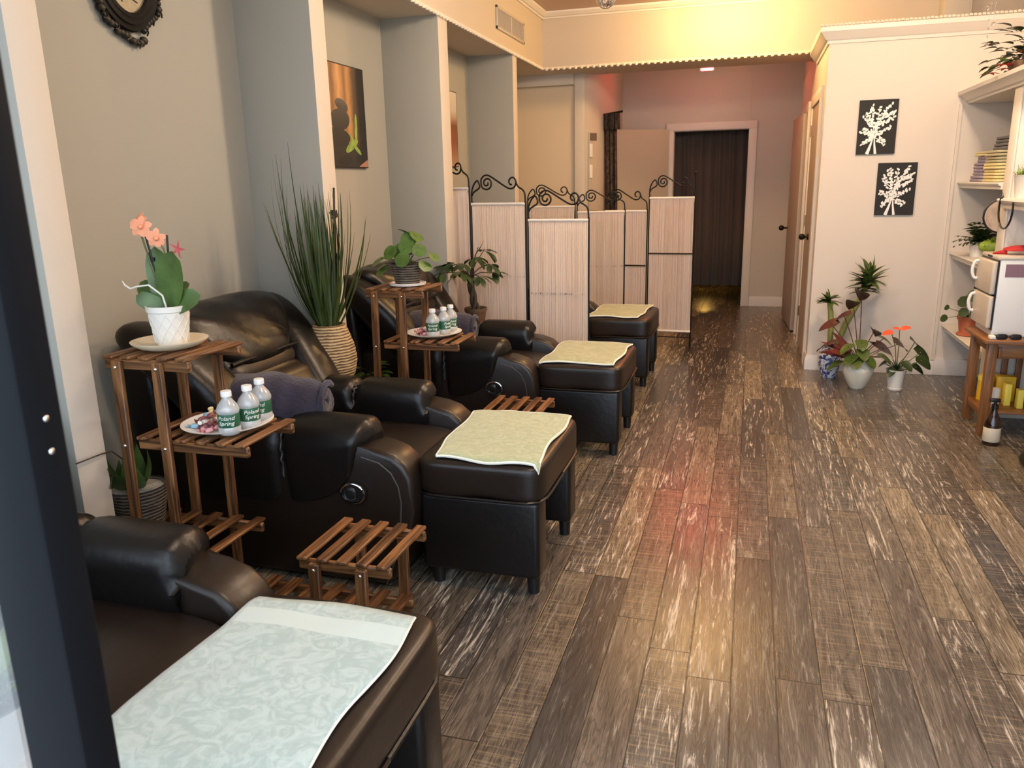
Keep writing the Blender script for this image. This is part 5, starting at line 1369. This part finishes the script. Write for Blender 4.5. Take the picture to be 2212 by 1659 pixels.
# terracotta plant on the lowest shelf
t = thing('potted_plant', 'round leaved plant in terracotta pot on the lowest bookcase shelf', 'plant', (1.462, 5.98, 0.385))
pot(t, [(0, 0), (0.058, 0), (0.064, 0.004), (0.064, 0.014), (0.052, 0.016), (0.050, 0.024), (0.062, 0.110), (0.068, 0.110), (0.070, 0.135), (0.063, 0.135), (0.058, 0.12), (0, 0.12)], 'terracotta', 0.122, 0.058)
bm = B(); b2 = B()
for az, el, h, rr in ((-2.2, 0.5, 0.10, 0.036), (-1.4, 0.35, 0.09, 0.036), (-0.3, 0.9, 0.15, 0.045), (0.5, 0.7, 0.14, 0.04), (-1.2, 1.3, 0.16, 0.05), (-2.4, 1.0, 0.14, 0.042), (3.1, 0.45, 0.155, 0.022), (-2.9, 0.0, 0.165, 0.03), (1.8, 1.0, 0.14, 0.04), (-0.8, 1.1, 0.20, 0.048), (0.1, 1.3, 0.21, 0.045)):
    e = V((0, 0, 0.12)) + dirv(az, el) * h; tube(b2, [(0, 0, 0.12), V((0, 0, 0.12)).lerp(e, 0.5) + V((0, 0, 0.012)), e], 0.002, 5)
    f = (dirv(az, 0.2) * 0.6 + V((-0.4, -0.8, 0.35))).normalized(); d = f.cross(V((0.3, 0.2, 1))).normalized(); leaf(bm, e - d * rr, d, f, rr * 2, rr * 1.8, 0.2, 7, roundprof, 0.05)
obj('leaves', bm, 'leafdark', t, 80); obj('stems', b2, 'stem', t)

# ================================================================ SIDE TABLE AND TOWEL WARMER
t = thing('side_table', 'amber oak mission style side table under the white towel warmer', 'table', (1.31, 4.875, 0))
bm = B(); box(bm, -0.038, 0.515, -0.06, 0.395, 0.545, 0.566, 0.004); obj('tabletop', bm, 'oakx', t)
LG = [(0, 0), (0, 0.342), (0.46, 0), (0.46, 0.342)]
for (x, y) in LG:
    bm = B(); box(bm, x, x + 0.048, y, y + 0.048, 0, 0.545, 0.003); obj('leg', bm, 'oakz', t)
for y in (0.008, 0.362):
    bm = B(); box(bm, 0.048, 0.46, y, y + 0.018, 0.455, 0.545, 0.002); obj('apron', bm, 'oakx', t)
for x in (0.010, 0.48):
    bm = B(); box(bm, x, x + 0.018, 0.048, 0.342, 0.485, 0.545, 0.002); obj('apron', bm, 'oaky', t)
    bm = B(); box(bm, x, x + 0.018, 0.048, 0.342, 0.105, 0.145, 0.002); obj('stretcher', bm, 'oaky', t)
bm = B(); box(bm, 0.02, 0.488, 0.02, 0.370, 0.130, 0.146, 0.002); obj('lower_shelf', bm, 'oakx', t)
for k in range(5):
    bm = B(); x = 0.105 + 0.075 * k; box(bm, x, x + 0.034, 0.366, 0.380, 0.146, 0.455, 0.002); obj('slat', bm, 'oakz', t)
bm = B(); box(bm, 0.050, 0.064, -0.012, 0.01, 0.455, 0.52, 0.003); obj('corbel', bm, 'oakz', t)
t = thing('towel_warmer', 'white two door towel warmer cabinet on the amber side table', 'towel warmer', (1.312, 4.925, 0.567))
bm = B(); box(bm, 0.012, 0.42, 0, 0.335, 0.0, 0.435, 0.012, 3); obj('body', bm, 'whiteplastic', t)
bm = B(); box(bm, 0.004, 0.424, -0.003, 0.338, 0.425, 0.448, 0.008, 2); obj('top_cap', bm, 'warmplastic', t)
for z0, z1 in ((0.045, 0.228), (0.236, 0.418)):
    bm = B(); box(bm, -0.018, 0.010, 0.004, 0.331, z0, z1, 0.010, 3); dr = obj('door', bm, 'warmplastic', t)
    zc = (z0 + z1) / 2 + 0.02; bm = B(); tube(bm, smooth([(-0.016, 0.295, zc - 0.052), (-0.036, 0.297, zc - 0.044), (-0.046, 0.298, zc), (-0.036, 0.297, zc + 0.044), (-0.016, 0.295, zc + 0.052)], 6), 0.009, 8); obj('handle', bm, 'whiteplastic', dr)
    bm = B(); box(bm, 0.006, 0.014, -0.0012, 0.336, z0 - 0.006, z1 + 0.006); obj('door_gasket', bm, 'blackplastic', dr)
bm = B(); box(bm, 0.045, 0.20, -0.0015, 0.0, 0.335, 0.405); obj('sticker', bm, 'purple', t)
bm = B()
for k in range(6): box(bm, -0.0005, 0.004, 0.12 + k * 0.014, 0.129 + k * 0.014, 0.432, 0.443)
obj('control_marks', bm, 'blackplastic', t)
bm = B()
for k in range(2): pass
puff(bm, (0, 0, 0.022), (0.10, 0.075, 0.024), 2.4, 12, None, lambda w, q: V((w.x, w.y, max(0.0, w.z * (1 + 0.3 * noise.noise(w * 30)) + 0.02 * max(0, q.x)))))
vs0 = arc((-0.08, 0.0, 0.012), (-1, 0.2, -0.05), 0.07, 0.1, 5)
tube(bm, vs0, [0.018, 0.016, 0.012, 0.009, 0.007, 0.004], 8)
tag(obj('red_cloth', bm, 'redcloth', None, 80, (1.47, 5.06, 1.0155)), 'crumpled red cloth lying on top of the towel warmer', 'cloth')
t = thing('sunglasses', 'black sunglasses at the front edge of the amber side table', 'sunglasses', (1.395, 4.865, 0.5665))
bm = B()
for s in (-1, 1): puff(bm, (s * 0.034, -0.012, 0.016), (0.029, 0.005, 0.016), 3, 8)
tube(bm, [(-0.01, -0.013, 0.022), (0.01, -0.013, 0.022)], 0.003, 6)
obj('lenses', bm, 'blackplastic', t)
bm = B()
for s in (-1, 1): tube(bm, [(s * 0.062, -0.01, 0.022), (s * 0.06, 0.03, 0.018), (s * 0.02, 0.045, 0.006)], 0.003, 6)
obj('temples', bm, 'blackplastic', t)
bm = B(); box(bm, 0, 0.06, 0, 0.045, 0, 0.018, 0.004); tag(obj('folded_napkin', bm, 'hem', None, 40, (1.305, 4.855, 0.5665)), 'small white folded napkin at the corner of the side table', 'napkin')
# things on the lower shelf of the table
t = thing('wipes_canister', 'yellow wipes canister on the lower shelf of the side table', 'canister', (1.395, 5.160, 0.1465))
bm = B(); cyl(bm, (0, 0, 0), 0.042, 0, 0.12, 24); obj('canister_body', bm, 'yellow', t)
bm = B(); cyl(bm, (0, 0, 0), 0.043, 0.12, 0.145, 24); obj('lid', bm, 'lemon', t)
bm = B(); box(bm, 0, 0.10, 0, 0.06, 0, 0.15, 0.004); tag(obj('yellow_box', bm, 'yellow', None, 40, (1.445, 5.13, 0.1465)), 'squat yellow box behind the front leg under the side table', 'box')
bm = B(); box(bm, 0, 0.035, 0, 0.05, 0, 0.13, 0.004); tag(obj('yellow_carton', bm, 'lemon', None, 40, (1.462, 5.02, 0.1465)), 'upright lemon yellow carton on the lower table shelf', 'carton')
bm = B(); box(bm, 0, 0.032, 0, 0.05, 0, 0.11, 0.004); tag(obj('yellow_carton', bm, 'lemon', None, 40, (1.515, 4.97, 0.1465)), 'rightmost pale yellow carton on the lower table shelf', 'carton')
bm = B(); cyl(bm, (0, 0, 0), 0.024, 0, 0.11, 18); tag(obj('white_jar', bm, 'ceramic', None, 40, (1.405, 4.99, 0.1465)), 'slim white jar behind the front leg of the side table', 'jar')
# spray bottle on the floor
t = thing('spray_bottle', 'dark amber bottle with cream label and black pump on the floor', 'bottle', (1.338, 4.725, 0))
bm = B(); lathe(bm, [(0, 0), (0.038, 0), (0.042, 0.006), (0.042, 0.105), (0.039, 0.13), (0.026, 0.165), (0.016, 0.185), (0.015, 0.21), (0, 0.21)], 28); obj('bottle_body', bm, 'bluebrown', t, 60)
bm = B(); lathe(bm, [(0.0422, 0.022), (0.0428, 0.023), (0.0428, 0.100), (0.0422, 0.101)], 28); obj('label', bm, 'paperlabel', t)
bm = B(); lathe(bm, [(0, 0.205), (0.018, 0.205), (0.018, 0.228), (0.009, 0.232), (0.009, 0.245), (0, 0.245)], 18); box(bm, -0.030, 0.022, -0.012, 0.012, 0.243, 0.262, 0.004); obj('pump_head', bm, 'blackplastic', t)
# rolling stool foot at the right edge
t = thing('rolling_stool', 'black rolling stool whose base peeks in at the right edge', 'stool', (1.605, 4.36, 0))
bm = B(); lathe(bm, [(0, 0.028), (0.21, 0.022), (0.225, 0.028), (0.22, 0.04), (0.06, 0.065), (0.03, 0.09), (0, 0.09)], 36); obj('base', bm, 'blackplastic', t)
bm = B(); cyl(bm, (0, 0, 0), 0.022, 0.08, 0.40, 16); obj('column', bm, 'chrome', t)
bm = B(); puff(bm, (0, 0, 0.44), (0.17, 0.17, 0.045), 2.6, 12); obj('seat', bm, 'leather', t)
for k in range(5):
    bm = B(); cyl(bm, (0.19 * math.cos(k * 1.2566), 0.19 * math.sin(k * 1.2566), 0), 0.014, 0, 0.026, 12); obj('glide', bm, 'blackplastic', t)

# ================================================================ FLOOR PLANTS BY THE PARTITION
t = thing('potted_dracaena', 'two green canes with leaf tufts in blue and white porcelain vase', 'plant', (0.622, 6.20, 0))
pot(t, [(0, 0), (0.050, 0), (0.052, 0.01), (0.066, 0.05), (0.083, 0.11), (0.086, 0.15), (0.078, 0.195), (0.056, 0.222), (0.054, 0.232), (0.048, 0.232), (0.046, 0.21), (0, 0.20)], 'vase', 0.214, 0.045, 'soil', 'porcelain_vase', 36)
bm = B(); tube(bm, [(-0.008, 0, 0.20), (-0.006, 0.0, 0.36), (-0.018, 0.0, 0.49), (-0.032, -0.005, 0.56)], [0.020, 0.021, 0.020, 0.017], 10)
tube(bm, [(0.03, 0.0, 0.20), (0.09, 0.0, 0.40), (0.175, -0.01, 0.60)], [0.023, 0.024, 0.021], 10)
tube(bm, [(0.175, -0.01, 0.60), (0.21, -0.01, 0.70), (0.222, -0.01, 0.74)], [0.020, 0.014, 0.010], 8)
obj('cane', bm, 'cane', t)
bm = B(); rd = random.Random(9)
for c, R1, n in (((-0.036, -0.005, 0.575), 0.10, 24), ((0.20, -0.01, 0.67), 0.13, 22), ((0.222, -0.01, 0.735), 0.16, 40)):
    for k in range(n):
        az = rd.uniform(0, 6.28); el = rd.uniform(-0.1, 1.3); leaf(bm, V(c) + V((0, 0, rd.uniform(-0.03, 0.02))), dirv(az, el), (0, 0, 1) if el < 1.2 else (1, 0, 0), R1 * rd.uniform(0.7, 1.15), 0.040, 0.35, 5, lambda u: math.sin(PI * (0.15 + 0.85 * u)) ** 0.8 if u < 1 else 0, 0.15)
obj('leaf_tufts', bm, 'leaf', t, 80)
t = thing('potted_begonia', 'burgundy and green leaved plant in cream scalloped pot on the floor', 'plant', (0.785, 5.90, 0))
pot(t, [(0, 0), (0.050, 0), (0.054, 0.006), (0.082, 0.06), (0.105, 0.12), (0.103, 0.145), (0.085, 0.172), (0.080, 0.185), (0.092, 0.205), (0.086, 0.206), (0.074, 0.188), (0, 0.18)], 'cream', 0.184, 0.072, 'soil', 'scalloped_pot', 40, lambda a, z: 0.05 * math.sin(a * 7) if z > 0.195 else 0)
bm = B(); b2 = B(); b3 = B(); b4 = B(); rd = random.Random(14)
for az, el, h, L in ((2.7, 0.3, 0.20, 0.15), (3.4, 0.0, 0.16, 0.14), (-2.2, 0.5, 0.12, 0.13), (-1.4, 0.9, 0.12, 0.13), (-0.5, 0.4, 0.18, 0.12), (0.1, 0.25, 0.17, 0.13), (-1.0, 0.4, 0.11, 0.13), (0.8, 0.7, 0.2, 0.12), (-0.2, 0.9, 0.24, 0.12), (-2.6, 0.9, 0.16, 0.13), (-1.8, 0.3, 0.12, 0.12), (-1.5, 1.3, 0.16, 0.12)):
    e = V((0, 0, 0.18)) + dirv(az, el) * h; tube(b3, [(0, 0, 0.18), V((0, 0, 0.18)).lerp(e, 0.5) + V((0, 0, 0.02)), e], 0.003, 5); d = dirv(az, -0.25); leaf(bm, e - d * L * 0.4, d, (0, 0, 1), L, L * 0.72, 0.6, 7, heart, 0.06)
for az, el, h, L in ((2.9, 0.5, 0.25, 0.15), (2.6, 0.85, 0.34, 0.14), (0.3, 0.55, 0.20, 0.17), (0.1, 0.5, 0.30, 0.15), (1.9, 1.2, 0.44, 0.13), (1.6, 1.35, 0.50, 0.15), (2.3, 1.1, 0.36, 0.13), (0.9, 0.9, 0.28, 0.14)):
    e = V((0, 0, 0.18)) + dirv(az, el) * h; tube(b3, [(0, 0, 0.18), V((0, 0, 0.18)).lerp(e, 0.5) + V((0, 0, 0.015)), e], 0.003, 5); d = dirv(az + rd.uniform(-.6, .6), -0.2); leaf(b2, e - d * L * 0.45, d, (0.2, -0.6, 1), L * 1.25, L * 0.75, 0.6, 7, heart, 0.10)
for az, el, L in ((2.9, 0.6, 0.22), (3.1, 0.35, 0.20), (2.6, 0.9, 0.22), (-2.9, 0.5, 0.18), (2.2, 0.5, 0.2)): leaf(b4, V((-0.02, 0, 0.19)) + dirv(az, el) * 0.06, dirv(az, el), (0, -0.5, 1), L, 0.06, 0.4, 6, lanceprof, 0.1)
obj('green_leaves', bm, 'leaf', t, 80); obj('burgundy_leaves', b2, 'leafred', t, 80); obj('stems', b3, 'leafred', t); obj('crimson_leaves', b4, 'leafcrimson', t, 80)
t = thing('potted_anthurium', 'small plant with orange red flower in white tapered pot on the floor', 'plant', (1.030, 5.885, 0))
pot(t, [(0, 0), (0.045, 0), (0.048, 0.004), (0.049, 0.016), (0.046, 0.018), (0.066, 0.140), (0.069, 0.148), (0.064, 0.148), (0.060, 0.135), (0, 0.13)], 'ceramic', 0.136, 0.060, 'soil', 'tapered_pot')
bm = B(); b2 = B(); b3 = B(); rd = random.Random(6)
for az, el, h, L, W in ((0.1, 0.75, 0.20, 0.16, 0.11), (-0.4, 0.55, 0.18, 0.13, 0.09), (0.6, 0.95, 0.24, 0.15, 0.10), (0.0, 0.25, 0.13, 0.12, 0.07), (-0.9, 0.7, 0.10, 0.10, 0.06), (2.6, 0.5, 0.10, 0.10, 0.05), (-2.2, 0.2, 0.06, 0.09, 0.06)):
    e = V((0, 0, 0.135)) + dirv(az, el) * h; tube(b2, [(0, 0, 0.135), e], 0.003, 5); d = dirv(az, -0.45); leaf(bm, e - d * L * 0.35, d, (-0.1, -0.5, 1), L, W, 0.5, 7, heart, 0.10)
for k in range(26):
    az = rd.uniform(0, 6.28); leaf(bm, (0, 0, 0.135), dirv(az, rd.uniform(0.7, 1.4)), (0, 0, 1), rd.uniform(0.10, 0.17), 0.010, 0.6, 5, lambda u: 1 - 0.9 * u)
for az in (0.0, -0.7, 0.8): leaf(bm, (0, 0, 0.135), dirv(az, 0.5), (0, 0, 1), 0.20, 0.008, 1.5, 8, lambda u: 1 - 0.9 * u)
tube(b2, [(0, 0, 0.135), (0.0, 0, 0.30), (-0.004, 0, 0.425)], 0.003, 6); tube(b2, [(0, 0, 0.135), (-0.02, 0, 0.30), (-0.055, 0, 0.405)], 0.003, 6)
for c, d, L in (((-0.004, 0, 0.43), (1, -0.3, 0.35), 0.075), ((-0.004, 0, 0.43), (-1, -0.3, 0.30), 0.05), ((-0.04, 0, 0.41), (-1, -0.3, -0.12), 0.08), ((-0.055, 0, 0.405), (-1, 0.3, 0.05), 0.06)): leaf(b3, c, d, (0, -0.5, 1), L, L * 0.7, 0.3, 6, heart, 0.1)
obj('leaves', bm, 'leafdark', t, 80); obj('stems', b2, 'stem', t); obj('orange_flower', b3, 'petalorange', t, 80)
